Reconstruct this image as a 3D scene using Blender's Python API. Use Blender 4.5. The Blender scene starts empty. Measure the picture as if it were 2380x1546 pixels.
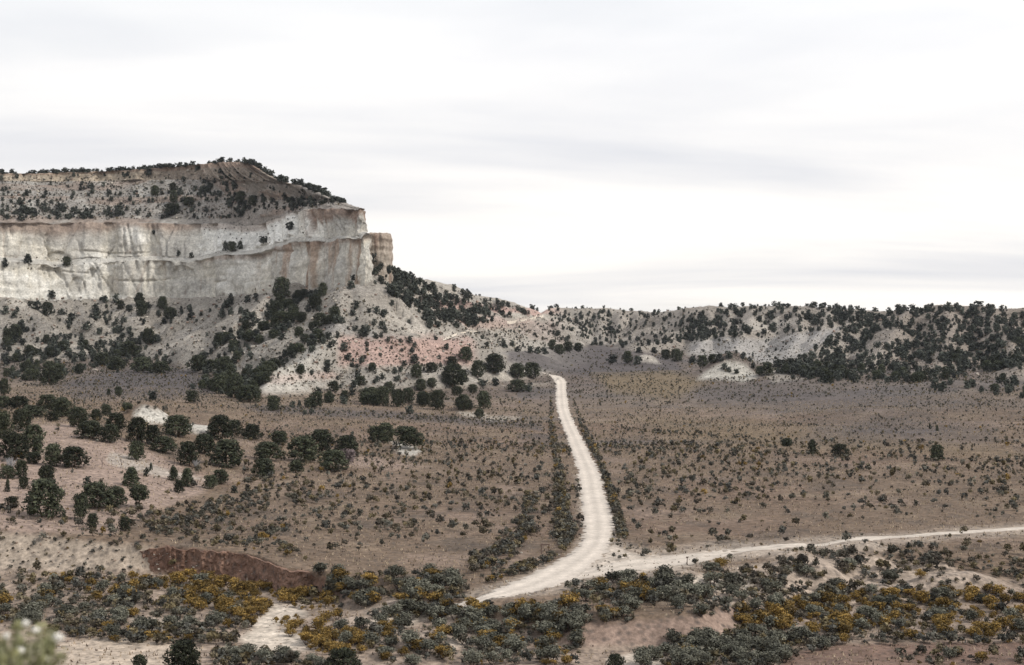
import bpy, math, random, time
import numpy as np
from mathutils import Vector
T0 = time.time()
rnd = random.Random(7)
rng = np.random.default_rng(11)
scene = bpy.context.scene
col = scene.collection

# ------------------------------------------------------------------ camera, sky, sun, exposure
F = 3305.0            # focal length in units of a 2380 px wide picture (50 mm on 36 mm)
CX, CY, CZ = 1190.0, 773.0, 33.0
cam_d = bpy.data.cameras.new('camera'); cam = bpy.data.objects.new('camera', cam_d); col.objects.link(cam)
cam.location = (0, 0, CZ); cam.rotation_euler = (math.radians(90), 0, 0)
cam_d.lens = 50; cam_d.sensor_width = 36; cam_d.clip_start = 0.1; cam_d.clip_end = 60000
cam_d.dof.use_dof = True; cam_d.dof.focus_distance = 350; cam_d.dof.aperture_fstop = 2.4
scene.camera = cam
scene.render.resolution_x, scene.render.resolution_y = 1024, 665

SUN_EL, SUN_AZ = math.radians(46), math.radians(104)      # azimuth from +Y towards +X
world = bpy.data.worlds.new('World'); scene.world = world; world.use_nodes = True
def build_world():
    nt = world.node_tree; n = nt.nodes; l = nt.links; n.clear()
    out = n.new('ShaderNodeOutputWorld'); bg = n.new('ShaderNodeBackground')
    sky = n.new('ShaderNodeTexSky'); sky.sky_type = 'NISHITA'; sky.sun_disc = False
    sky.sun_elevation = SUN_EL; sky.sun_rotation = SUN_AZ
    sk = n.new('ShaderNodeVectorMath'); sk.operation = 'SCALE'; sk.inputs['Scale'].default_value = 0.10
    l.new(sky.outputs[0], sk.inputs[0])
    tc = n.new('ShaderNodeTexCoord'); sep = n.new('ShaderNodeSeparateXYZ'); l.new(tc.outputs['Generated'], sep.inputs[0])
    mz = n.new('ShaderNodeMath'); mz.operation = 'MAXIMUM'; mz.inputs[1].default_value = 0.0; l.new(sep.outputs['Z'], mz.inputs[0])
    az = n.new('ShaderNodeMath'); az.operation = 'ADD'; az.inputs[1].default_value = 0.09; l.new(mz.outputs[0], az.inputs[0])
    dx = n.new('ShaderNodeMath'); dx.operation = 'DIVIDE'; l.new(sep.outputs['X'], dx.inputs[0]); l.new(az.outputs[0], dx.inputs[1])
    dy = n.new('ShaderNodeMath'); dy.operation = 'DIVIDE'; l.new(sep.outputs['Y'], dy.inputs[0]); l.new(az.outputs[0], dy.inputs[1])
    cmb = n.new('ShaderNodeCombineXYZ'); l.new(dx.outputs[0], cmb.inputs['X']); l.new(dy.outputs[0], cmb.inputs['Y'])
    mp = n.new('ShaderNodeMapping'); mp.inputs['Rotation'].default_value = (0, 0, math.radians(-14))
    mp.inputs['Location'].default_value = (5.1, 1.7, 0); mp.inputs['Scale'].default_value = (0.20, 0.42, 1); l.new(cmb.outputs[0], mp.inputs[0])
    n1 = n.new('ShaderNodeTexNoise'); n1.inputs['Scale'].default_value = 1.25; n1.inputs['Detail'].default_value = 7
    n1.inputs['Roughness'].default_value = 0.52; n1.inputs['Distortion'].default_value = 0.5; l.new(mp.outputs[0], n1.inputs['Vector'])
    r1 = n.new('ShaderNodeValToRGB'); e = r1.color_ramp.elements
    e[0].position = 0.42; e[0].color = (1.11, 1.09, 1.065, 1); e[1].position = 0.68; e[1].color = (0.79, 0.81, 0.865, 1)
    l.new(n1.outputs['Fac'], r1.inputs[0])
    # brighter cloud towards the veiled sun
    sd = Vector((math.sin(SUN_AZ)*math.cos(SUN_EL), math.cos(SUN_AZ)*math.cos(SUN_EL), math.sin(SUN_EL)))
    dt = n.new('ShaderNodeVectorMath'); dt.operation = 'DOT_PRODUCT'; dt.inputs[1].default_value = sd; l.new(tc.outputs['Generated'], dt.inputs[0])
    mr = n.new('ShaderNodeMapRange'); mr.inputs['From Min'].default_value = -0.6; mr.inputs['From Max'].default_value = 1.0
    mr.inputs['To Min'].default_value = 0.98; mr.inputs['To Max'].default_value = 1.1; l.new(dt.outputs['Value'], mr.inputs[0])
    ml = n.new('ShaderNodeVectorMath'); ml.operation = 'SCALE'; l.new(r1.outputs[0], ml.inputs[0]); l.new(mr.outputs[0], ml.inputs['Scale'])
    # thin gaps where the sky proper shows
    n2 = n.new('ShaderNodeTexNoise'); n2.inputs['Scale'].default_value = 0.9; n2.inputs['Detail'].default_value = 5; l.new(mp.outputs[0], n2.inputs['Vector'])
    r2 = n.new('ShaderNodeMapRange'); r2.inputs['From Min'].default_value = 0.60; r2.inputs['From Max'].default_value = 0.8
    r2.inputs['To Max'].default_value = 0.4; l.new(n2.outputs['Fac'], r2.inputs[0])
    mx = n.new('ShaderNodeMix'); mx.data_type = 'RGBA'; l.new(r2.outputs[0], mx.inputs['Factor'])
    l.new(ml.outputs[0], mx.inputs['A']); l.new(sk.outputs[0], mx.inputs['B'])
    # cream near the horizon, cooler cloud overhead
    hr = n.new('ShaderNodeMapRange'); hr.inputs['From Min'].default_value = 0.0; hr.inputs['From Max'].default_value = 0.30; l.new(mz.outputs[0], hr.inputs[0])
    tn = n.new('ShaderNodeMix'); tn.data_type = 'RGBA'; l.new(hr.outputs[0], tn.inputs['Factor']); tn.inputs['A'].default_value = (1.03, 1.0, 0.955, 1); tn.inputs['B'].default_value = (0.935, 0.965, 1.015, 1)
    mu = n.new('ShaderNodeMix'); mu.data_type = 'RGBA'; mu.blend_type = 'MULTIPLY'; mu.inputs['Factor'].default_value = 1; l.new(mx.outputs['Result'], mu.inputs['A']); l.new(tn.outputs['Result'], mu.inputs['B'])
    l.new(mu.outputs['Result'], bg.inputs['Color']); bg.inputs['Strength'].default_value = 0.55
    l.new(bg.outputs[0], out.inputs['Surface'])
build_world()
sun_d = bpy.data.lights.new('sun', 'SUN'); sun = bpy.data.objects.new('sun', sun_d); col.objects.link(sun)
sun_d.energy = 1.5; sun_d.angle = math.radians(10); sun_d.color = (1.0, 0.95, 0.88)
sun.location = (-60, 0, 120)
sdir = Vector((math.sin(SUN_AZ)*math.cos(SUN_EL), math.cos(SUN_AZ)*math.cos(SUN_EL), math.sin(SUN_EL)))
sun.rotation_euler = sdir.to_track_quat('Z', 'Y').to_euler()
vs = scene.view_settings; vs.view_transform = 'Standard'; vs.look = 'None'; vs.exposure = 0.82; vs.gamma = 1.0; vs.use_curve_mapping = False

# ------------------------------------------------------------------ helpers
def P(px, py, Y):
    return ((px-CX)*Y/F, Y, CZ + (CY-py)*Y/F)
def proj(V):
    Y = np.maximum(V[..., 1], 0.1)
    return CX + V[..., 0]*F/Y, CY - (V[..., 2]-CZ)*F/Y
def _h(ix, iy, iz, seed):
    h = (ix.astype(np.uint32)*np.uint32(374761393) + iy.astype(np.uint32)*np.uint32(668265263)
         + iz.astype(np.uint32)*np.uint32(2147483647) + np.uint32((seed*1442695041) & 0xffffffff))
    h = (h ^ (h >> np.uint32(13)))*np.uint32(1274126177); h = (h ^ (h >> np.uint32(16)))*np.uint32(2246822519)
    h = h ^ (h >> np.uint32(15))
    return h.astype(np.float32)/np.float32(4294967295.0)
def vnoise(x, y, z=None, seed=0):
    fx = np.floor(x); fy = np.floor(y); tx = (x-fx).astype(np.float32); ty = (y-fy).astype(np.float32)
    tx = tx*tx*(3-2*tx); ty = ty*ty*(3-2*ty); ix = fx.astype(np.int64); iy = fy.astype(np.int64)
    def lay(iz):
        a = _h(ix, iy, iz, seed); b = _h(ix+1, iy, iz, seed); c = _h(ix, iy+1, iz, seed); d = _h(ix+1, iy+1, iz, seed)
        return (a*(1-tx)+b*tx)*(1-ty) + (c*(1-tx)+d*tx)*ty
    if z is None:
        return lay(np.zeros_like(ix))*2-1
    fz = np.floor(z); tz = (z-fz).astype(np.float32); tz = tz*tz*(3-2*tz); iz = fz.astype(np.int64)
    return (lay(iz)*(1-tz)+lay(iz+1)*tz)*2-1
def fbm(x, y, z=None, octv=4, seed=0, gain=0.5):
    s = 0; a = 1; t = 0
    for o in range(octv):
        f = 2.0**o
        s = s + a*vnoise(x*f+o*17.3, y*f+o*9.1, None if z is None else z*f, seed+o*13); t += a; a *= gain
    return s/t
def sstep(a, b, x):
    t = np.clip((x-a)/(b-a), 0, 1); return t*t*(3-2*t)
def mk_mesh(name, V, Fc, mats=(), smooth=False, color=None, midx=None):
    V = np.asarray(V, np.float32); Fc = np.asarray(Fc, np.int32); k = Fc.shape[1]
    me = bpy.data.meshes.new(name)
    me.vertices.add(len(V)); me.vertices.foreach_set('co', V.ravel())
    me.loops.add(Fc.size); me.loops.foreach_set('vertex_index', Fc.ravel())
    me.polygons.add(len(Fc)); me.polygons.foreach_set('loop_start', np.arange(0, Fc.size, k, dtype=np.int32))
    if midx is not None: me.polygons.foreach_set('material_index', np.asarray(midx, np.int32))
    me.polygons.foreach_set('use_smooth', np.full(len(Fc), smooth))
    if color is not None:
        a = me.color_attributes.new('tint', 'FLOAT_COLOR', 'POINT')
        c4 = np.ones((len(V), 4), np.float32); c4[:, :3] = color; a.data.foreach_set('color', c4.ravel())
    for m in mats: me.materials.append(m)
    me.update(calc_edges=True); me.validate()
    return me
def link(name, me, parent=None, loc=None, label=None, cat=None, group=None, kind=None):
    o = bpy.data.objects.new(name, me); col.objects.link(o)
    if parent is not None: o.parent = parent
    if loc is not None: o.location = loc
    if label: o['label'] = label
    if cat: o['category'] = cat
    if group: o['group'] = group
    if kind: o['kind'] = kind
    return o
def grid_faces(nr, nc):
    i = np.arange(nr-1)[:, None]*nc + np.arange(nc-1)[None, :]
    return np.stack([i, i+1, i+nc+1, i+nc], -1).reshape(-1, 4)
def poly_sdf(px, py, poly):
    """signed distance in px (negative inside)"""
    poly = np.asarray(poly, float); d = np.full(px.shape, 1e9); ins = np.zeros(px.shape, bool)
    n = len(poly)
    for i in range(n):
        ax, ay = poly[i]; bx, by = poly[(i+1) % n]
        ex, ey = bx-ax, by-ay; t = np.clip(((px-ax)*ex+(py-ay)*ey)/(ex*ex+ey*ey+1e-9), 0, 1)
        d = np.minimum(d, np.hypot(px-ax-t*ex, py-ay-t*ey))
        c = ((ay > py) != (by > py)) & (px < (bx-ax)*(py-ay)/((by-ay) if by != ay else 1e-9)+ax)
        ins ^= c
    return np.where(ins, -d, d)
def in_poly(x, y, poly):
    ins = False; n = len(poly); j = n-1
    for i in range(n):
        if (poly[i][1] > y) != (poly[j][1] > y) and x < (poly[j][0]-poly[i][0])*(y-poly[i][1])/(poly[j][1]-poly[i][1])+poly[i][0]: ins = not ins
        j = i
    return ins

# ------------------------------------------------------------------ materials
def mat_ground(name, scales=(0.35, 2.2), amp=(0.35, 0.3), bump=0.25, bscale=1.2, speck=0.0, rough=0.95, bdist=0.3):
    """colour from the mesh's own soil colours, broken up by noise"""
    m = bpy.data.materials.new(name); m.use_nodes = True; nt = m.node_tree; n = nt.nodes; l = nt.links
    b = n['Principled BSDF']; b.inputs['Roughness'].default_value = rough; b.inputs['Specular IOR Level'].default_value = 0.1
    at = n.new('ShaderNodeAttribute'); at.attribute_name = 'tint'
    tc = n.new('ShaderNodeTexCoord')
    cur = at.outputs['Color']
    for s, a in zip(scales, amp):
        t = n.new('ShaderNodeTexNoise'); t.inputs['Scale'].default_value = s; t.inputs['Detail'].default_value = 6; t.inputs['Roughness'].default_value = 0.65
        l.new(tc.outputs['Object'], t.inputs['Vector'])
        r = n.new('ShaderNodeMapRange'); r.inputs['From Min'].default_value = 0.3; r.inputs['From Max'].default_value = 0.7
        r.inputs['To Min'].default_value = 1-a; r.inputs['To Max'].default_value = 1+a; l.new(t.outputs['Fac'], r.inputs[0])
        v = n.new('ShaderNodeVectorMath'); v.operation = 'SCALE'; l.new(cur, v.inputs[0]); l.new(r.outputs[0], v.inputs['Scale']); cur = v.outputs[0]
    if speck > 0:   # dry tufts and small dark litter lying between the shrubs
        t = n.new('ShaderNodeTexVoronoi'); t.inputs['Scale'].default_value = 0.9; l.new(tc.outputs['Object'], t.inputs['Vector'])
        r = n.new('ShaderNodeMapRange'); r.inputs['From Min'].default_value = 0.1; r.inputs['From Max'].default_value = 0.45
        r.inputs['To Min'].default_value = speck; r.inputs['To Max'].default_value = 0.0; l.new(t.outputs['Distance'], r.inputs[0])
        t2 = n.new('ShaderNodeTexNoise'); t2.inputs['Scale'].default_value = 0.12; l.new(tc.outputs['Object'], t2.inputs['Vector'])
        mm = n.new('ShaderNodeMath'); mm.operation = 'MULTIPLY'; l.new(r.outputs[0], mm.inputs[0]); l.new(t2.outputs['Fac'], mm.inputs[1])
        mx = n.new('ShaderNodeMix'); mx.data_type = 'RGBA'; l.new(mm.outputs[0], mx.inputs['Factor']); l.new(cur, mx.inputs['A'])
        mx.inputs['B'].default_value = (0.075, 0.066, 0.06, 1); cur = mx.outputs['Result']
    l.new(cur, b.inputs['Base Color'])
    bt = n.new('ShaderNodeTexNoise'); bt.inputs['Scale'].default_value = bscale; bt.inputs['Detail'].default_value = 6; bt.inputs['Roughness'].default_value = 0.7
    l.new(tc.outputs['Object'], bt.inputs['Vector'])
    bp = n.new('ShaderNodeBump'); bp.inputs['Strength'].default_value = bump; bp.inputs['Distance'].default_value = bdist
    l.new(bt.outputs['Fac'], bp.inputs['Height']); l.new(bp.outputs[0], b.inputs['Normal'])
    return m
def mat_leaf(name, c1, c2, patch=0.6, attr=False):
    m = bpy.data.materials.new(name); m.use_nodes = True; nt = m.node_tree; n = nt.nodes; l = nt.links
    b = n['Principled BSDF']; b.inputs['Roughness'].default_value = 0.85; b.inputs['Specular IOR Level'].default_value = 0.15
    g = n.new('ShaderNodeNewGeometry'); mx = n.new('ShaderNodeMix'); mx.data_type = 'RGBA'
    t = n.new('ShaderNodeTexNoise'); t.inputs['Scale'].default_value = patch; l.new(g.outputs['Position'], t.inputs['Vector'])
    ad = n.new('ShaderNodeMath'); ad.operation = 'MULTIPLY_ADD'; ad.inputs[1].default_value = 0.55; l.new(g.outputs['Random Per Island'], ad.inputs[0])
    sb = n.new('ShaderNodeMath'); sb.operation = 'MULTIPLY_ADD'; sb.inputs[1].default_value = 1.6; sb.inputs[2].default_value = -0.58
    l.new(t.outputs['Fac'], sb.inputs[0]); l.new(sb.outputs[0], ad.inputs[2])
    l.new(ad.outputs[0], mx.inputs['Factor']); mx.clamp_factor = True
    mx.inputs['A'].default_value = (*c1, 1); mx.inputs['B'].default_value = (*c2, 1)
    cur = mx.outputs['Result']
    if attr:
        at = n.new('ShaderNodeAttribute'); at.attribute_name = 'tint'
        mu = n.new('ShaderNodeMix'); mu.data_type = 'RGBA'; mu.blend_type = 'MULTIPLY'; mu.inputs['Factor'].default_value = 1
        l.new(cur, mu.inputs['A']); l.new(at.outputs['Color'], mu.inputs['B']); cur = mu.outputs['Result']
    else:
        oi = n.new('ShaderNodeObjectInfo'); r = n.new('ShaderNodeMapRange'); r.inputs['To Min'].default_value = 0.6; r.inputs['To Max'].default_value = 1.5
        l.new(oi.outputs['Random'], r.inputs[0]); v = n.new('ShaderNodeVectorMath'); v.operation = 'SCALE'
        l.new(cur, v.inputs[0]); l.new(r.outputs[0], v.inputs['Scale']); cur = v.outputs[0]
    l.new(cur, b.inputs['Base Color'])
    return m
def mat_plain(name, c, rough=0.9, var=0.3, scale=8):
    m = bpy.data.materials.new(name); m.use_nodes = True; nt = m.node_tree; n = nt.nodes; l = nt.links
    b = n['Principled BSDF']; b.inputs['Roughness'].default_value = rough; b.inputs['Specular IOR Level'].default_value = 0.2
    tc = n.new('ShaderNodeTexCoord'); t = n.new('ShaderNodeTexNoise'); t.inputs['Scale'].default_value = scale; t.inputs['Detail'].default_value = 4
    l.new(tc.outputs['Object'], t.inputs['Vector'])
    r = n.new('ShaderNodeMapRange'); r.inputs['From Min'].default_value = 0.3; r.inputs['From Max'].default_value = 0.7
    r.inputs['To Min'].default_value = 1-var; r.inputs['To Max'].default_value = 1+var; l.new(t.outputs['Fac'], r.inputs[0])
    v = n.new('ShaderNodeVectorMath'); v.operation = 'SCALE'; v.inputs[0].default_value = c; l.new(r.outputs[0], v.inputs['Scale'])
    l.new(v.outputs[0], b.inputs['Base Color'])
    return m
M_ground = mat_ground('soil', (0.09, 0.55, 1.7), (0.16, 0.34, 0.36), bump=0.7, bscale=0.9, speck=1.1)
M_rock = mat_ground('sandstone', (0.05, 0.22, 0.8), (0.14, 0.24, 0.30), bump=0.9, bscale=0.3, bdist=1.2)
M_road = mat_ground('road_dirt', (0.15, 0.7, 2.6), (0.10, 0.13, 0.14), bump=0.3, bscale=2, bdist=0.12)
M_bark = mat_plain('juniper_bark', (0.12, 0.085, 0.06))
M_dead = mat_plain('dead_wood', (0.10, 0.075, 0.065))
M_silver = mat_plain('silver_dead_wood', (0.33, 0.32, 0.32))
M_post = mat_plain('weathered_post', (0.12, 0.08, 0.065))
M_jun = mat_leaf('juniper_foliage', (0.013, 0.016, 0.011), (0.078, 0.084, 0.050), 0.9)
M_junS = mat_leaf('woodland_foliage', (0.024, 0.028, 0.024), (0.090, 0.096, 0.076), 0.5, attr=True)
M_sage = mat_leaf('sagebrush_foliage', (0.050, 0.050, 0.038), (0.175, 0.170, 0.130), 1.4)
M_sageS = mat_leaf('scrub_foliage', (0.042, 0.041, 0.034), (0.150, 0.142, 0.115), 0.8, attr=True)
M_rab = mat_leaf('rabbitbrush_foliage', (0.075, 0.055, 0.022), (0.27, 0.168, 0.045), 1.2)
M_bare = mat_leaf('bare_twigs', (0.10, 0.075, 0.075), (0.21, 0.165, 0.16), 1.2)

# ------------------------------------------------------------------ terrain
BASE = {   # picture column : (distance, ground height) profile
 -700: [(3,31.2),(7,30.7),(20,24),(50,13),(90,2),(125,-3),(205,5),(230,6),(290,11),(340,14),(420,11),(560,10),(700,13.5),(860,16.5),(1000,20),(1700,20)],
 0:    [(3,31.2),(7,30.7),(20,24),(50,13),(90,2),(125,-2.6),(205,3),(230,4),(300,9),(340,12),(400,9.5),(560,9),(700,13),(860,16.5),(1000,20),(1700,20)],
 250:  [(3,31.2),(7,30.7),(20,24),(50,13),(90,2),(125,-2.6),(205,1.6),(225,2.3),(300,7.5),(345,11),(400,8.5),(540,8.5),(700,13),(860,16.5),(1000,20),(1700,20)],
 450:  [(3,31.2),(7,30.7),(20,24),(50,13),(90,2),(125,-2.6),(205,1),(250,1),(320,4),(370,6.5),(420,6),(560,8.2),(700,13),(860,17),(1000,20),(1700,20)],
 700:  [(3,31.2),(7,30.7),(20,24),(50,13),(90,2),(125,-2.6),(190,0.4),(300,0.5),(400,1.5),(500,4),(560,6),(600,8),(700,11),(860,16),(1000,20),(1700,20)],
 1000: [(3,31.2),(7,30.7),(20,24),(50,13),(90,2),(125,-2.6),(180,0),(400,0.3),(520,2),(600,4),(700,8),(800,13),(900,16),(1100,23),(1700,25)],
 1300: [(3,31.2),(7,30.7),(20,24),(50,13),(90,2),(125,-2.6),(160,0),(600,0),(700,4),(800,10.5),(1000,17),(1100,22),(1300,30),(1700,25)],
 1600: [(3,31.2),(7,30.7),(20,24),(50,13),(90,2),(125,-2.6),(160,0),(500,0.5),(600,2),(700,6),(800,12),(900,16),(1100,22),(1300,26),(1700,25)],
 2000: [(3,31.2),(7,30.7),(20,24),(50,13),(90,2),(125,-2.2),(160,0),(400,0.5),(500,2),(600,5),(700,10),(800,15),(1000,22),(1700,25)],
 2380: [(3,31.2),(7,30.7),(20,24),(50,13),(90,2),(125,-2.0),(160,0),(400,1),(500,3),(600,8),(700,13),(800,18),(1000,22),(1700,25)],
 3080: [(3,31.2),(7,30.7),(20,24),(50,13),(90,2),(125,-2.0),(160,0),(400,1.5),(500,4),(600,9),(700,14),(800,18),(1000,22),(1700,25)]}
rowsY = np.concatenate([np.linspace(2.5, 100, 28)[:-1], np.linspace(100, 140, 14)[:-1], np.linspace(140, 222, 160)[:-1],
                        np.geomspace(222, 560, 140)[:-1], np.linspace(560, 1000, 170)[:-1], np.linspace(1000, 1260, 80)[:-1], np.linspace(1260, 1750, 25)])
colsX = np.concatenate([np.arange(-620, -60, 11.), np.arange(-60, 2440, 3.75), np.arange(2440, 3001, 11.)])
NR, NC = len(rowsY), len(colsX)
Yg, PX = np.meshgrid(rowsY, colsX, indexing='ij')
Xg = (PX-CX)*Yg/F
kx = sorted(BASE); prof = np.stack([np.interp(rowsY, *zip(*BASE[k])) for k in kx], 1)
def blur1(a, r, axis):
    k = np.ones(2*r+1)/(2*r+1); pad = [(0, 0), (0, 0)]; pad[axis] = (r, r); b = np.pad(a, pad, mode='edge')
    c = np.cumsum(np.insert(b, 0, 0, axis=axis), axis=axis)
    return (np.take(c, range(2*r+1, c.shape[axis]), axis) - np.take(c, range(0, c.shape[axis]-2*r-1), axis))/(2*r+1)
H = np.stack([np.interp(colsX, kx, prof[i]) for i in range(NR)])
for _ in range(2):
    H = np.where(Yg > 225, blur1(H, 7, 0), H); H = blur1(H, 22, 1)

# far edge of the arroyo and how steep its bank is, by column
EX = [-700, 0, 370, 560, 625, 650, 740, 800, 900, 1000, 1090, 1200, 1330, 1620, 1740, 1860, 2000, 2380, 3100]
EY = [213, 212, 212.5, 208, 203, 197, 193, 189, 185, 181, 175, 168, 163, 164, 175, 190, 200, 204, 206]
EW = [7, 6.0, 1.2, 0.6, 0.6, 0.6, 1.0, 4, 7, 8, 9, 6, 3, 3.5, 8, 12, 14, 14, 14]
edge = np.interp(colsX, EX, EY); edge = blur1(edge[None], 4, 1)[0]
wid = np.interp(colsX, EX, EW)
e2 = edge[None, :] + 1.3*fbm(Xg/9, Yg*0, octv=3, seed=3) + 5*sstep(1700, 1850, PX)*fbm(Xg/13, Yg/20, octv=3, seed=21)
tb = np.clip((Yg-e2)/wid[None, :], -1, 1)*0.5+0.5; tb = tb*tb*(3-2*tb)
floor_z = -3.0 + 0.5*fbm(Xg/14, Yg/9, octv=3, seed=5) + 0.9*sstep(163, 150, Yg)*sstep(1850, 2000, PX)
inwash = sstep(128, 140, Yg)
Hw = H*tb + floor_z*(1-tb)
H = np.where(Yg < 235, H*(1-inwash)+Hw*inwash, H)
bank_face = (1-np.abs(2*tb-1))*inwash*(Yg < 235)
# small humps: (px, py of top, distance, half width across, half depth, height)
HUMPS = [(350, 952, 400, 9, 9, 4.2), (330, 962, 395, 8, 7, 3.0), (462, 985, 372, 6, 6, 2.2), (940, 1040, 405, 5, 7, 0.9), (1682, 840, 765, 14, 14, 7.5), (1715, 842, 770, 13, 12, 7.5), (1650, 865, 755, 12, 9, 2.5),
         (1500, 824, 870, 11, 9, 5.5), (1830, 868, 740, 20, 10, 3.5), (2010, 985, 520, 26, 30, 2.6), (2270, 985, 520, 22, 26, 2.2), (1850, 1010, 455, 30, 26, 1.5), (2200, 885, 640, 22, 14, 3),
         (1180, 962, 560, 10, 8, 1.0), (1080, 960, 560, 8, 6, 1.6),
         (1600, 1400, 186, 5, 7, 1.0), (1850, 1345, 200, 6, 6, 1.4), (2000, 1300, 213, 7, 6, 1.3), (1760, 1330, 205, 6, 5, 1.0), (2170, 1375, 193, 6, 4, 1.8), (2040, 1390, 190, 4.5, 3.5, 1.4),
         (1930, 1365, 195, 4, 4, 1.2), (2260, 1360, 196, 6, 5, 1.3), (1540, 1390, 188, 4, 4, 0.8), (900, 1425, 180, 4, 4, 1.0), (820, 1450, 174, 3.5, 3.5, 0.8), (1000, 1480, 166, 4, 4, 0.9),
         (150, 1500, 160, 9, 3, 0.5), (60, 1300, 208, 5, 4, 0.8), (200, 1310, 206, 6, 4, 0.9), (320, 1320, 205, 4, 3, 0.7), (480, 1340, 203.5, 4, 1.6, 0.7)]
moundm = np.zeros_like(H)
for px, py, Y, rx, ry, h in HUMPS:
    if Y < 215 and px > 700: h *= 1.35
    x0 = (px-CX)*Y/F
    r2 = ((Xg-x0)/rx)**2+((Yg-Y)/ry)**2
    r2 = r2*(1+0.35*fbm(Xg/(rx*0.5), Yg/(rx*0.5), octv=3, seed=int(px)))
    H += h*np.exp(-r2*1.6)
    if Y < 215 and px > 700: moundm = np.maximum(moundm, np.exp(-r2*1.3))
# ridges and spurs traced along their crests: (px, py, distance)
A_line = [(-620,705,898),(-500,702,900),(0,695,905),(150,697,930),(300,692,940),(450,692,925),(600,682,880),(720,670,815),(800,664,775),(862,657,765),(858,650,800),(845,630,860)]
RIDGES = [
 (A_line, .62),
 ([(800,664,757),(787,700,728),(783,765,690),(745,812,655),(690,845,622),(640,862,598),(613,905,577)], .66),
 ([(862,655,768),(905,690,770),(950,730,770),(1000,775,772),(1050,812,776),(1085,835,778)], .52),
 ([(830,658,758),(850,720,725),(870,790,690),(850,850,655),(800,895,628)], .52),
 ([(850,657,762),(930,760,735),(990,830,715),(1020,860,700)], .50),
 ([(690,655,825),(640,668,805),(590,720,780),(530,780,765),(495,840,745)], .66),
 ([(-20,690,903),(33,692,900),(118,756,865),(155,785,850),(200,830,835)], .62),
 ([(-40,770,860),(44,788,838),(95,842,815)], .6),
 ([(300,690,938),(330,740,905),(375,800,880),(410,845,862)], .6),
 ([(180,695,932),(225,760,895),(255,830,865)], .6),
 ([(480,690,915),(470,750,880),(450,810,850)], .62),
 ([(870,640,840),(885,640,880),(910,630,900),(960,642,960),(1000,652,1010),(1050,662,1060),(1100,682,1100),(1180,699,1140),(1230,718,1160),(1262,731,1170)], .5),
 ([(910,630,900),(940,690,860),(990,740,835),(1030,790,820)], .55),
 ([(1000,652,1010),(1015,700,960),(1030,745,920),(1040,785,890)], .55),
 ([(1100,682,1100),(1075,730,1040),(1060,772,990)], .55),
 ([(1180,699,1140),(1170,735,1090),(1160,770,1045),(1130,800,1000)], .5),
 ([(1230,718,1160),(1240,760,1100),(1250,795,1050)], .42),
 ([(1262,731,1170),(1275,719,1190),(1300,714,1210),(1400,717,1230),(1500,724,1230),(1530,726,1200),(1560,721,1150),(1600,714,1100),(1640,711,1080),(1750,710,1060),(1850,710,1040),(1950,715,1020),(2000,722,1010),(2060,722,1000),(2110,719,985),(2180,709,960),(2280,708,940),(2340,716,930),(2400,716,920),(2600,708,900),(3050,700,880)], .5),
 ([(1300,714,1210),(1312,760,1150),(1290,800,1090)], .7), ([(1345,716,1218),(1352,760,1160),(1345,795,1110)], .7), ([(1390,717,1228),(1395,760,1170),(1405,795,1110)], .7),
 ([(1440,720,1228),(1440,765,1160),(1425,800,1090)], .7), ([(1480,723,1228),(1490,765,1150),(1460,805,1080)], .7),
 ([(1560,721,1150),(1600,748,1080),(1590,772,1040),(1520,795,1000),(1450,817,960)], .62),
 ([(1640,711,1080),(1662,750,1030),(1640,780,1000),(1620,812,960)], .62), ([(1690,710,1070),(1700,745,1030),(1690,785,980)], .62),
 ([(1750,710,1060),(1742,750,1010),(1720,790,960),(1700,820,910)], .6), ([(1850,710,1040),(1862,745,1000),(1850,790,940),(1830,830,880)], .6),
 ([(1930,714,1025),(1920,750,980),(1890,790,920)], .6),
 ([(2000,722,1010),(1960,760,950),(1900,805,880),(1840,850,800)], .55), ([(2110,719,985),(2080,770,900),(2030,830,800),(2000,878,720)], .5),
 ([(2200,709,955),(2210,760,870),(2200,820,770),(2170,875,690)], .5), ([(2300,709,938),(2330,760,840),(2360,820,740),(2370,875,660)], .5),
 ([(2600,708,900),(2560,770,820),(2520,850,720)], .5), ([(2900,703,885),(2850,800,780)], .5)]
rough = fbm(Xg/28, Yg/28, octv=5, seed=40)
warpx = Xg + 5*fbm(Xg/35, Yg/35, octv=3, seed=61); warpy = Yg + 5*fbm(Xg/35, Yg/35, octv=3, seed=62)
hillmask = np.zeros_like(H)
far = Yg > 520
H0 = H.copy()
R = np.full_like(H, -1e3)
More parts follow.
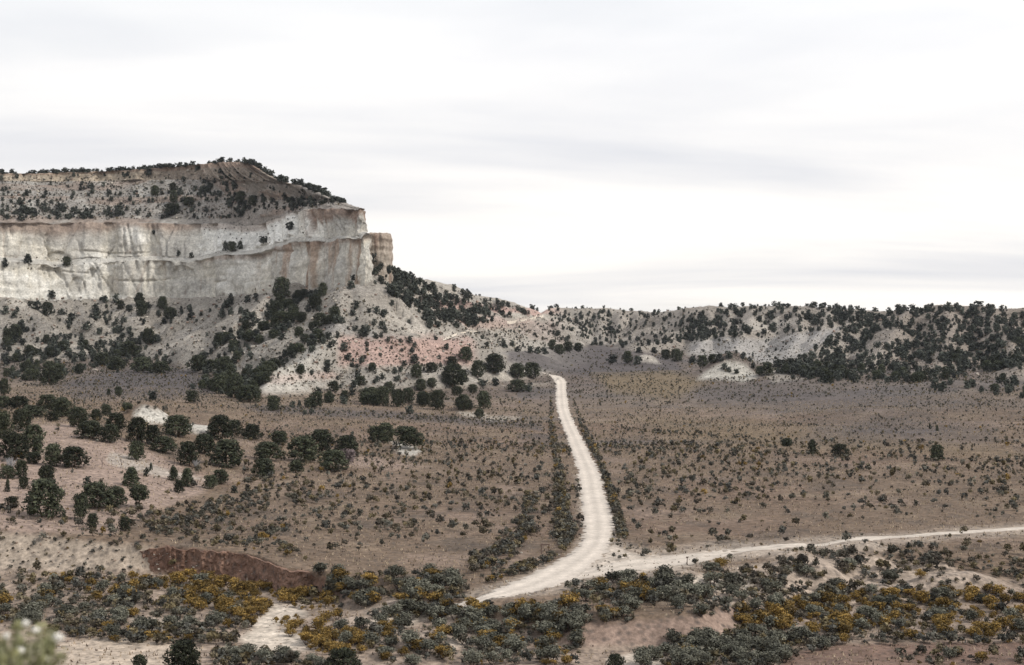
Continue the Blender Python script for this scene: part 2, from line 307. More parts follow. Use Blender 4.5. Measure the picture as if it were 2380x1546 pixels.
for pts, slope in RIDGES:
    W = np.array([P(*p) for p in pts])
    best = np.full_like(H, -1e3); s0 = 0.0; sd_ = int(abs(pts[0][0])+pts[0][2])
    for i in range(len(W)-1):
        a, b = W[i], W[i+1]; e = b-a
        t = np.clip(((warpx-a[0])*e[0]+(warpy-a[1])*e[1])/(e[0]**2+e[1]**2+1e-6), 0, 1)
        d = np.hypot(warpx-a[0]-t*e[0], warpy-a[1]-t*e[1])
        t2 = np.clip(((Xg-a[0])*e[0]+(Yg-a[1])*e[1])/(e[0]**2+e[1]**2+1e-6), 0, 1)
        d2 = np.hypot(Xg-a[0]-t2*e[0], Yg-a[1]-t2*e[1])
        w = sstep(6, 30, d2); d = d2*(1-w)+d*w; t = t2*(1-w)+t*w
        d = np.sqrt(d*d+4.0)-2.0
        L_ = math.hypot(e[0], e[1]); sarc = s0+t*L_; s0 += L_
        side = np.sign((Xg-a[0])*e[1]-(Yg-a[1])*e[0])*37.0
        sel = (d < 90)
        g = np.zeros_like(H); g[sel] = 1-2.2*np.abs(fbm((sarc[sel]+side[sel])/15+0.02*d[sel], d[sel]/55, octv=3, seed=sd_, gain=.55))
        best = np.maximum(best, a[2]+t*e[2]-slope*d - np.minimum(d*0.45, 9.0)*np.clip(g, -.2, 1) + np.minimum(d*.08, 1.5))
    R = np.maximum(R, best)
k = 1.6
mxr = np.maximum(H0, R); sm = mxr + np.log(np.exp(np.clip((H0-mxr)/k, -40, 0))+np.exp(np.clip((R-mxr)/k, -40, 0)))*k - 0.2
H = np.where(far & (R > H0-8), sm, H0)
hillmask = sstep(-0.5, 2.5, H-H0)*far
H += hillmask*(1.2*rough + 1.1*fbm(Xg/6, Yg/6, octv=3, seed=41, gain=.65))
# plain relief
H += (1-hillmask)*sstep(130, 240, Yg)*(0.25*fbm(Xg/30, Yg/30, octv=3, seed=50) + 0.05*fbm(Xg/3, Yg/3, octv=3, seed=51))
H += (1-hillmask)*sstep(130, 150, Yg)*sstep(245, 215, Yg)*(0.45*fbm(Xg/7, Yg/7, octv=4, seed=52))*(0.35+1.1*sstep(1350, 1700, PX)*sstep(2.2, 0.5, H))
H -= sstep(830, 750, PX)*sstep(0.25, 0.8, bank_face)*0.5*np.abs(fbm(Xg/1.6, H*0.15, octv=3, seed=53))
TV = np.stack([Xg, Yg, H], -1)
conc = H-blur1(blur1(H, 5, 0), 8, 1)     # negative in gullies

# soil colours
C_plain = np.array([0.155, 0.112, 0.080]); C_pale = np.array([0.40, 0.362, 0.31]); C_white = np.array([0.47, 0.44, 0.385]); C_pink = np.array([0.37, 0.255, 0.215])
C_bank = np.array([0.15, 0.090, 0.065]); C_grey = np.array([0.088, 0.077, 0.076]); C_talus = np.array([0.25, 0.225, 0.192]); C_hill = np.array([0.275, 0.205, 0.165])
C_sand = np.array([0.52, 0.45, 0.37]); C_redflat = np.array([0.165, 0.108, 0.083]); C_ochre = np.array([0.175, 0.13, 0.078]); C_badl = np.array([0.30, 0.282, 0.262])
TC = np.broadcast_to(C_plain, (NR, NC, 3)).copy()
vx, vy = proj(TV)
jx = vx + 14*fbm(Xg/8, Yg/8, octv=3, seed=90)*np.clip(250/Yg, 0.35, 1.2); jy = vy + 7*fbm(Xg/8, Yg/8, octv=3, seed=91)*np.clip(250/Yg, 0.35, 1.2)
def blend(mask, c, a=1.0):
    global TC
    m = np.clip(mask*a, 0, 1)[..., None]; TC = TC*(1-m)+c*m
def paint(poly, c, y0=0, y1=9999, a=1.0, soft=8):
    sel = (Yg >= y0) & (Yg <= y1)
    m = np.zeros_like(H); s = poly_sdf(jx[sel], jy[sel], poly); m[sel] = sstep(soft, -soft, s); blend(m, c, a)
n30 = fbm(Xg/45, Yg/60, octv=4, seed=95); n12 = fbm(Xg/12, Yg/16, octv=4, seed=96)
blend(sstep(0.0, 0.5, n30)*(Yg > 230), C_redflat, 0.35); blend(sstep(0.1, 0.5, n12), C_hill, 0.35)
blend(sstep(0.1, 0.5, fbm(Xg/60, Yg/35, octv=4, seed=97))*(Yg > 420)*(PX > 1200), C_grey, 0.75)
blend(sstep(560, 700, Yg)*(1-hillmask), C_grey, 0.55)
p8 = fbm(Xg/8, Yg/11, octv=4, seed=301); p3 = fbm(Xg/3, Yg/4, octv=3, seed=302)
blend(sstep(.15, .5, p8+.3*p3)*(Yg > 212)*(Yg < 640), np.array([.215, .165, .118]), .5); blend(sstep(.15, .5, -p8+.4*p3)*(Yg > 212)*(Yg < 700), np.array([.095, .076, .062]), .6)
# talus and hill soils
blend(hillmask, C_talus); blend(hillmask*sstep(0.05, 0.5, rough), C_pale, 0.8); blend(hillmask*sstep(0.1, 0.6, -rough), C_badl, 0.5)
blend(hillmask*sstep(1250, 1500, vx), np.array([0.27, 0.235, 0.20]), 0.6)
blend(hillmask*sstep(1950, 2150, vx), np.array([0.20, 0.165, 0.135]), 0.7)
paint([(0,1010),(60,985),(200,985),(300,1030),(430,1090),(520,1120),(430,1160),(330,1200),(260,1240),(0,1240),(-600,1240),(-600,960)], C_hill, 200, 420)
paint([(260,1050),(420,1100),(480,1118),(360,1108),(250,1075)], C_pale, 200, 420, 0.6, 5)
paint([(305,955),(340,942),(390,960),(400,985),(340,985)], C_white, 340, 440, 1, 5)
paint([(440,975),(480,978),(500,1000),(460,1005),(430,995)], C_white, 340, 420, .9, 5)
paint([(905,1025),(935,1028),(985,1050),(960,1062),(925,1052)], C_white, 330, 470, .8, 5)
paint([(790,1060),(860,1062),(960,1075),(1010,1085),(900,1092),(800,1080)], C_hill, 280, 420, .8, 6)
paint([(1060,955),(1110,958),(1140,968),(1210,970),(1150,982),(1080,968)], C_pale, 450, 700, .7, 4)
paint([(180,880),(330,850),(400,850),(480,870),(500,915),(380,925),(180,930),(120,900)], C_grey, 480, 900, .9, 10)
paint([(560,940),(900,955),(1260,985),(1260,1000),(900,975),(600,960)], C_grey, 420, 640, .8, 6)
paint([(1250,815),(1400,800),(1560,830),(1600,870),(1450,880),(1300,870),(1180,840),(1180,815)], C_grey, 700, 1150, .85, 8)
paint([(1380,870),(1560,860),(1650,890),(1560,930),(1420,910)], C_ochre, 500, 800, .8, 16)
paint([(1420,960),(1700,975),(1900,1000),(2300,1040),(2380,1060),(1900,1050),(1600,1030)], C_ochre, 330, 560, .5, 20)
paint([(1620,905),(1760,890),(2000,905),(2300,925),(2500,940),(2300,950),(2000,960),(1720,950),(1600,930)], C_grey, 420, 720, .7, 26)
paint([(1900,985),(2080,960),(2320,990),(2300,1030),(2060,1030),(1850,1030)], C_grey, 380, 600, .5, 26)
paint([(1620,882),(1660,850),(1690,836),(1730,845),(1760,875),(1730,888),(1690,882)], np.array([.41, .385, .335]), 690, 830, .85, 7)
paint([(1475,840),(1490,822),(1520,826),(1535,845)], C_pale, 790, 940, .8, 4)
paint([(1760,860),(1800,860),(1870,880),(1800,890)], C_pale, 690, 800, .5, 5)
paint([(1610,780),(1760,790),(1880,770),(1960,760),(1880,820),(1800,850),(1740,838),(1600,825)], C_badl, 830, 1020, .9, 8)
paint([(1600,770),(1640,765),(1660,785),(1610,800)], C_pale, 830, 1060, .7, 6)
paint([(1730,745),(1800,735),(1850,750),(1780,770),(1740,768)], C_pale, 880, 1060, .7, 6)
# pink bands of the spurs (beds of the rock, so they follow height)
zpk = fbm(Xg/30, Yg/30, octv=3, seed=98)*3
spur = sstep(775, 800, vx)*sstep(1120, 1080, vx)*(Yg > 600)*(Yg < 800)*hillmask
blend(spur*sstep(16.5, 19, H+zpk)*sstep(33, 29, H+zpk), C_pink, .9)
blend(hillmask*(Yg > 560)*(Yg < 680)*sstep(600, 640, vx)*sstep(800, 760, vx)*sstep(12, 13, H+zpk*.4)*sstep(16, 15, H+zpk*.4), C_pink, .7)
blend(hillmask*(Yg > 560)*(Yg < 680)*sstep(590, 620, vx)*sstep(800, 700, vx), C_white, .45)
bk = hillmask*(Yg > 830)*sstep(940, 990, vx)*sstep(1330, 1250, vx)
blend(bk, C_pale, .35)
blend(bk*sstep(46, 48, H+zpk)*sstep(54, 51, H+zpk), C_pink, .95); blend(bk*sstep(33, 36, H+zpk)*sstep(44, 41, H+zpk), C_pink, .55)
paint([(1050,790),(1150,762),(1260,745),(1330,800),(1180,815),(1080,815)], np.array([0.31, 0.262, 0.225]), 900, 1200, .8, 6)
# arroyo
blend(sstep(140, 150, Yg)*sstep(0.6, 0.3, tb)*(Yg < 235), np.array([0.30, 0.235, 0.185]), .8)
blend(sstep(0.12, 0.5, bank_face)*sstep(335, 385, jx)*sstep(830, 750, jx), C_bank)
blend(sstep(0.05, 0.4, bank_face)*sstep(390, 340, jx), np.array([0.35, 0.29, 0.23]), .85)
blend(sstep(0.1, 0.5, bank_face)*sstep(1200, 1330, jx)*sstep(1750, 1690, jx), np.array([0.27, 0.195, 0.155]), .9)
paint([(1480,1395),(1700,1320),(2000,1285),(2200,1310),(2300,1390),(2000,1400),(1700,1410)], np.array([0.37, 0.30, 0.24]), 150, 235, .8, 8)
blend(sstep(.3, .7, moundm+.2*n12), np.array([0.31, 0.25, 0.2]), .75)
paint([(615,1400),(700,1410),(720,1430),(690,1440),(650,1460),(720,1480),(760,1490),(720,1510),(640,1525),(600,1515),(560,1480),(600,1450)], C_sand, 140, 215, .9, 12)
paint([(60,1500),(330,1485),(480,1505),(380,1546),(60,1580)], np.array([0.45, 0.37, 0.29]), 140, 190, .8, 6)
paint([(290,1430),(420,1445),(470,1475),(310,1465)], C_sand, 140, 215, .5, 6)
paint([(860,1430),(1000,1420),(1120,1400),(1090,1430),(980,1445),(900,1475),(850,1490)], C_sand, 140, 215, .75, 7)
paint([(1040,1480),(1150,1480),(1180,1500),(1040,1500)], C_sand, 140, 215, .6, 7)
paint([(1560,1345),(1650,1335),(1760,1345),(1740,1370),(1600,1375)], C_sand, 150, 235, .7, 6)
paint([(1820,1520),(1950,1495),(2380,1490),(2900,1490),(2900,1600),(1800,1600)], C_redflat, 130, 185, .95, 8)
paint([(1400,1530),(1480,1515),(1560,1525),(1500,1560),(1400,1560)], C_sand, 130, 185, .8, 5)
# pale dust thrown beside the roads and on the junction apron
paint([(1421,1262),(1465,1284),(1545,1288),(1640,1282),(1600,1316),(1424,1336),(1340,1348),(1359,1318),(1392,1295)], np.array([0.56, 0.485, 0.405]), 180, 260, .9, 6)
paint([(1090,1405),(1060,1385),(1250,1318),(1330,1285),(1352,1230),(1335,1100),(1345,1100),(1430,1180),(1440,1260),(1500,1275),(2400,1215),(2400,1240),(1750,1300),(1500,1345),(1300,1378),(1150,1398)], np.array([0.40, 0.34, 0.28]), 170, 330, .5, 9)
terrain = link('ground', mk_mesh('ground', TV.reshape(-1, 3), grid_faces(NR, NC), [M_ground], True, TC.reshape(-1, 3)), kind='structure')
terrain['label'] = 'sage plain, arroyo and talus slopes of the desert valley'
fp = [(-30000, -200, -14), (30000, -200, -14), (30000, 40000, -14), (-30000, 40000, -14)]
link('far_plain', mk_mesh('far_plain', fp, [[0, 1, 2, 3]], [M_ground], False, np.tile(C_plain, (4, 1))), kind='structure')
print('terrain', NR, NC, round(time.time()-T0, 1))

# ------------------------------------------------------------------ mesa cliffs (lofted along the rim, real ledges and walls)
def catmull(P0, n):
    P0 = np.asarray(P0, float); m = len(P0); t = np.linspace(0, m-1, n); i = np.clip(t.astype(int), 0, m-2); u = (t-i)[:, None]
    g = lambda j: P0[np.clip(j, 0, m-1)]
    p0, p1, p2, p3 = g(i-1), g(i), g(i+1), g(i+2)
    return 0.5*((2*p1)+(-p0+p2)*u+(2*p0-5*p1+4*p2-p3)*u*u+(-p0+3*p1-3*p2+p3)*u**3)
KEY = [ # base, ledge, rim of wall, slope, upper wall foot, skyline : same rim stations in each, front left to right, round the prow and back
 [(-620,705,898),(-300,700,900),(0,695,905),(150,697,930),(300,692,940),(450,692,925),(600,682,880),(720,670,815),(800,664,775),(845,658,763),(861,656,772),(850,650,830),(820,640,960)],
 [(-620,622,903),(-300,618,905),(0,612,911),(150,616,938),(300,606,948),(450,606,933),(600,582,889),(720,563,822),(800,553,781),(845,549,768),(860,549,777),(850,549,830),(820,560,960)],
 [(-620,612,911),(-300,608,913),(0,602,920),(150,603,947),(300,596,953),(450,596,942),(600,572,900),(720,553,828),(800,547,787),(838,545,776),(848,546,785),(838,549,835),(810,555,960)],
 [(-620,518,925),(-300,518,927),(0,520,930),(150,517,955),(300,517,963),(450,520,957),(600,520,930),(715,487,842),(790,484,797),(835,486,784),(847,490,792),(836,500,840),(805,520,960)],
 [(-620,458,960),(-300,458,962),(0,458,965),(150,457,985),(300,455,995),(450,455,980),(590,458,948),(680,462,895),(750,467,850),(785,469,828),(797,471,835),(790,480,875),(760,500,980)],
 [(-620,425,985),(-300,423,988),(0,421,990),(150,421,1010),(300,419,1016),(430,417,1000),(540,420,968),(610,424,930),(655,427,900),(684,429,880),(693,430,882),(685,440,915),(660,460,1000)],
 [(-620,408,988),(-300,406,991),(0,404,993),(150,401,1013),(300,395,1019),(430,386,1003),(500,378,985),(545,376,965),(568,378,948),(580,381,938),(586,386,945),(580,400,970),(550,420,1040)],
]
NCOL = 700
K = np.stack([catmull([P(*p) for p in row], NCOL) for row in KEY])
u_ = np.arange(NCOL)/6.0   # the bench wanders up and down the wall
for r_, am in ((1, 3.2), (2, 3.2), (3, 1.6)):
    wob = am*fbm(u_/4, u_*0, octv=4, seed=170); K[r_][:, 2] += wob; K[r_][:, 1] += 0.8*am*fbm(u_/3, u_*0, octv=3, seed=171+r_)
foot = K[0].copy(); foot[:, 2] -= 22
plat = K[-1].copy(); plat[:, 1] += 260; plat[:, 0] -= 40; plat[:, 2] -= 4
rows = []; band = []
def addband(a, b, n, bid, f=lambda t: t, g=lambda t: t):
    for i in range(n):
        t = i/n; ft, gt = f(t), g(t); p = a*(1-ft)+b*ft; p[:, 2] = a[:, 2]*(1-gt)+b[:, 2]*gt
        rows.append(p); band.append(bid+t)
addband(foot, K[0], 10, 0); addband(K[0], K[1], 46, 1); addband(K[1], K[2], 9, 2); addband(K[2], K[3], 42, 3)
addband(K[3], K[4], 34, 4); addband(K[4], K[5], 30, 5); addband(K[5], K[6], 16, 6, lambda t: t**0.7); addband(K[6], plat, 6, 7)
LV = np.stack(rows); band = np.array(band)[:, None]*np.ones((1, NCOL)); NRL = len(rows)
tan = np.gradient(K[1], axis=0)[:, :2]; tan = blur1(tan, 6, 0); tan /= np.linalg.norm(tan, axis=1, keepdims=True)+1e-9
nrm = np.stack([tan[:, 1], -tan[:, 0]], 1)[None]            # outwards, towards the valley
arc = np.concatenate([[0], np.cumsum(np.linalg.norm(np.diff(K[1][:, :2], axis=0), axis=1))])[None]*np.ones((NRL, 1))
Z = LV[..., 2]
wall = ((band >= 0) & (band < 2)) | ((band >= 3) & (band < 4)) | ((band >= 6) & (band < 7))
wl = np.where(wall, 1.0, 0.35)
# joints and flutes down the wall, beds along it
flute = fbm(arc/7, Z/45, octv=4, seed=120); flute2 = fbm(arc/2.2, Z/25, octv=3, seed=121); big = fbm(arc/38, Z/60, octv=2, seed=122)
bed = fbm(Z/3.1+0.25*fbm(arc/25, Z/20, octv=2, seed=8), arc/160, octv=4, seed=123, gain=0.65)
crack = np.exp(-np.abs(fbm(arc/19, Z/70, octv=2, seed=130))*28)
panel = np.tanh(7*fbm(arc/15, Z/75, octv=2, seed=181))*1.9+np.tanh(9*fbm(arc/6.5, Z/22, octv=2, seed=182))*0.7
bench = np.tanh(8*fbm(Z/9+.15*np.sin(arc/40), arc/90, octv=2, seed=183))*0.3
disp = wl*(3.2*big + panel + bench + 1.0*flute + 0.45*flute2 + 0.4*bed - 1.3*crack)
slopeband = (band >= 4) & (band < 6)
gulS = np.abs(fbm(arc/22+0.02*Z, Z/90, octv=3, seed=131))
zlo, zhi = K[0][:, 2].mean(), K[3][:, 2].mean(); amax = arc.max(); rj = random.Random(33)
for k_ in range(190):
    sa, za = rj.uniform(0, amax), rj.uniform(zlo, zhi); ln = rj.uniform(5, 24); tl = rj.uniform(-.12, .12) if rj.random() < .7 else rj.uniform(-.8, .8)
    w_ = rj.uniform(.5, 1.2); disp -= wall*rj.uniform(.9, 2.6)*np.exp(-((arc-sa-tl*(Z-za))/w_)**2)*sstep(ln, ln*.6, np.abs(Z-za))
for k_ in range(20):   # open bedding planes
    sa, za = rj.uniform(0, amax), rj.uniform(zlo, zhi); ln = rj.uniform(8, 40)
    disp -= wall*rj.uniform(.7, 1.8)*np.exp(-((Z-za-1.2*np.sin(arc/14+k_))/.7)**2)*sstep(ln, ln*.6, np.abs(arc-sa))
for k_ in range(16):   # spalled alcoves with a sharp arched brow
    sa, za, aw, ah = rj.uniform(amax*.25, amax*.85), rj.uniform(zlo+2, zhi-16), rj.uniform(4, 12), rj.uniform(6, 14)
    q_ = 1-((arc-sa)/aw)**2-(np.maximum(Z-za, 0)/ah)**2
    disp -= wall*rj.uniform(1.2, 2.8)*sstep(0, .18, q_)*sstep(za-5, za+1, Z)
disp = np.where(slopeband, 2.4*fbm(LV[..., 0]/11, LV[..., 1]/11, Z/7, octv=4, seed=132), disp)
disp *= np.clip((band-0.0)/0.6, 0, 1)*np.where(band >= 7, 0.2, 1.0)
disp = np.where(band >= 7, 0.0, disp)
LV[..., :2] += disp[..., None]*nrm
# ledges: hard beds stand proud on the upper slope
led = sstep(0.25, 0.4, vnoise(Z/5.2+0.3*fbm(arc/40, Z*0, octv=2, seed=5), arc/60, seed=140))*slopeband
LV[..., :2] += (led*0.8*sstep(-.1, .4, fbm(arc/30, Z/8, octv=3, seed=142)))[..., None]*nrm
LV += (np.where(wall, 0.9, 0.7)*(band > 0.5)*(band < 7))[..., None]*np.stack([fbm(LV[..., 0]/4, LV[..., 1]/4, LV[..., 2]/3, 4, 143, .6), fbm(LV[..., 0]/4, LV[..., 1]/4, LV[..., 2]/3, 4, 144, .6), .5*fbm(LV[..., 0]/4, LV[..., 1]/4, LV[..., 2]/3, 3, 145, .6)], -1)
LV[..., 2] += np.where(slopeband | (band >= 7), 0.6*fbm(LV[..., 0]/5, LV[..., 1]/5, octv=3, seed=141), 0)
lx, ly = proj(LV)
# colour: pale sandstone, brown varnish streaks below the ledges, darker rubble above the rim
C_cl = np.array([0.53, 0.495, 0.425]); C_clw = np.array([0.72, 0.70, 0.645]); C_var = np.array([0.30, 0.205, 0.14]); C_brn = np.array([0.235, 0.165, 0.125]); C_gry = np.array([0.37, 0.352, 0.318])
LC = np.broadcast_to(C_cl, LV.shape).copy()
def lb(m, c, a=1.0):
    global LC
    m = np.clip(m*a, 0, 1)[..., None]; LC = LC*(1-m)+c*m
streak = fbm(arc/5.5, Z/60, octv=5, seed=150, gain=.6)*1.25; patch = fbm(arc/26, Z/16, octv=4, seed=151)
lb(sstep(-.2, .9, np.tanh(7*fbm(arc/15, Z/75, octv=2, seed=181))+.5*patch), C_gry, .5)
lb(sstep(0.05, 0.5, patch), C_gry, .75); lb(sstep(0.05, 0.5, -patch), C_clw, .6)
low = (band >= 0) & (band < 2)
b1 = np.clip(band-1, 0, 1)
lb(low*sstep(0.0, 0.45, streak+0.25*(b1-0.6))*sstep(560, 680, lx)*sstep(870, 850, lx), C_var, .8)
lb(low*sstep(0.15, 0.5, streak)*sstep(600, 300, lx), C_gry, .6)
lb(low*sstep(0.82, 0.95, b1+0.06*flute2)*sstep(420, 520, lx), C_brn, .55)
lb(((band >= 2) & (band < 3)), C_gry, .6)
up = (band >= 3) & (band < 4); b3 = np.clip(band-3, 0, 1)
lb(up*sstep(0.45, 0.75, b3+0.22*streak)*sstep(690, 725, lx), C_brn, .85); lb(up*sstep(0.3, 0.5, streak)*sstep(690, 725, lx), C_brn, .7)
lb(up*sstep(720, 660, lx)*sstep(430, 500, lx), C_clw, .8); lb(up*sstep(500, 420, lx)*sstep(0.55, 0.9, b3+0.2*patch), C_brn, .4)
lb(up*sstep(720, 660, lx)*sstep(0.72, 0.9, b3+0.15*patch), C_brn, .6)
sl = slopeband.astype(float)
lb(sl, np.array([0.25, 0.23, 0.205])); lb(sl*sstep(0.0, 0.4, fbm(arc/9, Z/7, octv=4, seed=160)), C_gry, .6); lb(sl*sstep(0.2, 0.6, .6*led+0.5*fbm(arc/14, Z/4, octv=3, seed=161)), C_brn, .5)
lb(sl*sstep(400, 560, lx), C_brn, .15)
lb((band >= 6)*1.0, np.array([0.34, 0.285, 0.22])); lb((band >= 6)*sstep(300, 420, lx), np.array([0.235, 0.195, 0.16]), .8); lb((band >= 6.75)*1.0, C_brn, .6)
lb(sstep(0.6, 0.95, crack)*wall*sstep(0.0, .4, patch+.2), C_brn, .4)
mesa = link('mesa', mk_mesh('mesa', LV.reshape(-1, 3), grid_faces(NRL, NCOL), [M_rock], True, LC.reshape(-1, 3)), kind='structure')
mesa['label'] = 'long pale sandstone mesa with sheer walls and a rubble slope above'

def butte(name, px, pbase, ptop, Y, hwid, depth, seed, label):
    na, nz = 120, 70; cx, cy, _ = P(px, 0, Y); z0 = P(px, pbase, Y)[2]-12; z1 = P(px, ptop, Y)[2]
    a = np.linspace(0, 2*math.pi, na)[None]*np.ones((nz, 1)); v = np.linspace(0, 1, nz)[:, None]*np.ones((1, na))
    zz = z0+(z1-z0)*np.minimum(v/0.86, 1); shr = np.where(v > 0.80, np.sqrt(np.clip(1-((v-0.80)/0.20)**2, 0, 1)), 1.0)
    rr = (1.12-0.16*np.minimum(v/0.86, 1))*shr
    ca, sa = np.cos(a), np.sin(a); s = (np.abs(ca)**2.6+np.abs(sa)**2.6)**(-1/2.6)
    nx, ny = ca*4, sa*4
    rr = rr*(1+0.16*fbm(nx*0.7, ny*0.7, zz/9, 3, seed)+0.07*fbm(nx*2.2, ny*2.2, zz/14, 3, seed+4)+0.07*fbm(zz/2.3, nx*0.2, octv=3, seed=seed+9)*(v < 0.86))
    V = np.stack([cx+ca*s*hwid*rr, cy+sa*s*depth*rr, zz+np.where(v >= 0.85, 1.0, 0)*(0.7*fbm(ca*s*hwid*rr/3, sa*s*depth*rr/3, octv=2, seed=seed)+1.3*(1-shr))], -1)
    st = fbm(nx*1.5, ny*1.5, zz/30, 3, seed+20)
    c = np.broadcast_to(np.array([0.36, 0.31, 0.255]), V.shape).copy()
    m = sstep(0.0, 0.5, st)[..., None]; c = c*(1-m)+C_brn*m*0.9+c*m*0.1
    m = (sstep(0.55, 0.85, v)*0.4)[..., None]; c = c*(1-m)+C_brn*m
    o = link(name, mk_mesh(name, V.reshape(-1, 3), grid_faces(nz, na), [M_rock], True, c.reshape(-1, 3)), label=label, cat='rock')
    return o
butte('rock_butte', 876, 650, 546, 868, 8.6, 15, 300, 'squat brown rock butte standing just behind the prow of the mesa')
print('mesa', round(time.time()-T0, 1))

def cut_bank():
    n, m = 420, 26; px = np.linspace(325, 742, n); ed = np.interp(px, colsX, edge); X0 = (px-CX)*ed/F
    ed = ed + 1.3*fbm(X0/9, X0*0, octv=3, seed=3) - 1.1
    ii = np.clip(np.searchsorted(rowsY, ed+2.2), 0, NR-1); jj = np.clip(np.searchsorted(colsX, px), 0, NC-1)
    top = H[ii, jj]+0.02; top = blur1(top[None], 3, 1)[0] - 0.7*np.abs(fbm(X0/2.2, X0*0, octv=3, seed=58)); fade = sstep(325, 380, px)*sstep(742, 715, px)
    V = np.zeros((m, n, 3)); C = np.zeros((m, n, 3))
    for r in range(m):
        t = r/(m-4); zz = -4.2+(top+4.2)*min(t, 1); back = 0.0 if t <= 1 else (t-1)*24
        d = 0.55*(1-min(t, 1))**2*2.2 - 1.0*np.abs(fbm(X0/1.6, zz*.15, octv=3, seed=53)) + 0.9*fbm(X0/5, zz*.12, octv=3, seed=54) + 0.42*fbm(X0/.8, zz/.6, octv=3, seed=55, gain=.7)
        if t > 1: d = d*0-0.0
        yy = ed - d + back + (1-fade)*1.6
        V[r] = np.stack([(px-CX)*yy/F, yy, zz - (0.0 if t <= 1 else (t-1)*1.2) - 1.2*(1-fade)*t], 1)
        k = sstep(-.3, .5, fbm(X0/2.2, zz/1.1, octv=4, seed=56))[:, None]*.85
        c = C_bank*(1-k)+np.array([.24, .15, .11])*k
        lowk = (sstep(.45, .1, t+0*px)*sstep(.1, .5, fbm(X0/4, zz*0, octv=2, seed=57)+.35*sstep(520, 400, px)))[:, None]
        C[r] = c*(1-lowk)+np.array([.34, .27, .20])*lowk
    o = link('cut_bank', mk_mesh('cut_bank', V.reshape(-1, 3), grid_faces(m, n), [M_ground], False, C.reshape(-1, 3)), kind='structure')
    o['label'] = 'steep red-brown earth bank cut by the wash'
cut_bank()

# ------------------------------------------------------------------ ray casting onto the land
bpy.context.view_layer.update(); dg = bpy.context.evaluated_depsgraph_get()
CAMP = Vector((0, 0, CZ))
def cast(px, py):
    d = Vector(((px-CX)/F, 1, (CY-py)/F)).normalized()
    ok, loc, nor, idx, ob, mat = scene.ray_cast(dg, CAMP, d)
    return (loc, nor, ob.name) if ok else None
def drop(x, y, z=400):
    ok, loc, nor, idx, ob, mat = scene.ray_cast(dg, Vector((x, y, z)), Vector((0, 0, -1)))
    return loc.z if ok else 0.0

# ------------------------------------------------------------------ roads
def strip_road(name, L, Rr, label, n, seed, nx=15, lift=0.07, jit=0.95, colr=(0.56, 0.492, 0.42)):
    A = [cast(*p) for p in L]; B = [cast(*p) for p in Rr]
    A = np.array([a[0] for a in A]); B = np.array([b[0] for b in B])
    A = catmull(A, n); B = catmull(B, n); V = np.zeros((n, nx, 3)); colv = np.zeros((n, nx, 3))
    for i in range(n):
        for j in range(nx):
            t = j/(nx-1); p = A[i]*(1-t)+B[i]*t
            e = (abs(t-0.5)*2)**6
            p = p + e*jit*np.array([rnd.uniform(-1, 1), rnd.uniform(-.6, .6), 0])
            z = drop(p[0], p[1])
            rut = -0.03*math.exp(-((abs(t-0.5)-0.22)/0.07)**2)
            V[i, j] = (p[0], p[1], z+lift*(1-e*1.3)+rut)
            g = 0.93-0.22*e + 0.06*math.sin(i*.37+3*t)*rnd.random() + 0.10*math.exp(-((abs(t-0.5)-0.2)/0.08)**2) - 0.09*math.exp(-((t-0.5)/0.08)**2)
            colv[i, j] = np.array(colr)*g
    o = link(name, mk_mesh(name, V.reshape(-1, 3), grid_faces(n, nx), [M_road], True, colv.reshape(-1, 3)), kind='structure'); o['label'] = label
    return A, B
ML = [(1259,866),(1279,874),(1289,886),(1291.6,904),(1291.6,930),(1293,950),(1303,981),(1313.5,1007),(1321,1033),(1330,1058),(1339,1084),(1343,1110),(1345.7,1136),(1349.5,1161),(1352,1187),(1352,1213),(1355,1241),(1349,1259),(1336,1277),(1305,1297),(1267,1318),(1226,1338),(1180,1358),(1154,1369),(1125,1382),(1094,1393),(1050,1408)]
MR = [(1264,866),(1300,874),(1316,886),(1317,904),(1320,930),(1323,950),(1335,981),(1348,1007),(1362,1033),(1374,1058),(1388,1084),(1400,1110),(1405,1136),(1411,1161),(1420,1187),(1429,1213),(1426,1241),(1421,1259),(1412,1277),(1396,1299),(1372,1322),(1340,1345),(1290,1363),(1246,1374),(1192,1386),(1128,1398),(1060,1416)]
mA, mB = strip_road('dirt_road', ML, MR, 'pale graded dirt road running up the valley', 420, 1)
SL = [(1370,1322),(1424,1307),(1488,1297),(1565,1290),(1642,1284),(1715,1274),(1826,1264),(1938,1257),(2050,1246),(2162,1238),(2380,1224.5),(2620,1210),(2900,1196)]
SR = [(1330,1350),(1424,1334),(1488,1326),(1591,1314),(1655,1302),(1715,1287),(1826,1275),(1938,1264.5),(2050,1254),(2162,1245.5),(2380,1231),(2620,1217),(2900,1203)]
strip_road('side_road', SL, SR, 'narrow dirt track leaving the junction to the right', 260, 2, nx=7, lift=0.045, jit=0.3, colr=(0.52, 0.455, 0.385))
def face_strip(name, U, D, label, n):
    A = catmull([cast(*p)[0] for p in U], n); B = catmull([cast(*p)[0] for p in D], n); V = []
    for i in range(n):
        for j in range(5):
            t = j/4; p = A[i]*(1-t)+B[i]*t; z = max(drop(p[0], p[1]), p[2]); V.append((p[0], p[1]-0.3*t, z+0.35))
    c = np.tile(np.array([0.58, 0.51, 0.42]), (len(V), 1))
    o = link(name, mk_mesh(name, V, grid_faces(n, 5), [M_road], True, c), kind='structure'); o['label'] = label
face_strip('hill_road', [(1030,790),(1045,783),(1062,776),(1082,772),(1110,770)], [(1030,793.5),(1045,788),(1062,781),(1082,776),(1110,772)], 'pale bend of the dirt road climbing behind the spur', 40)
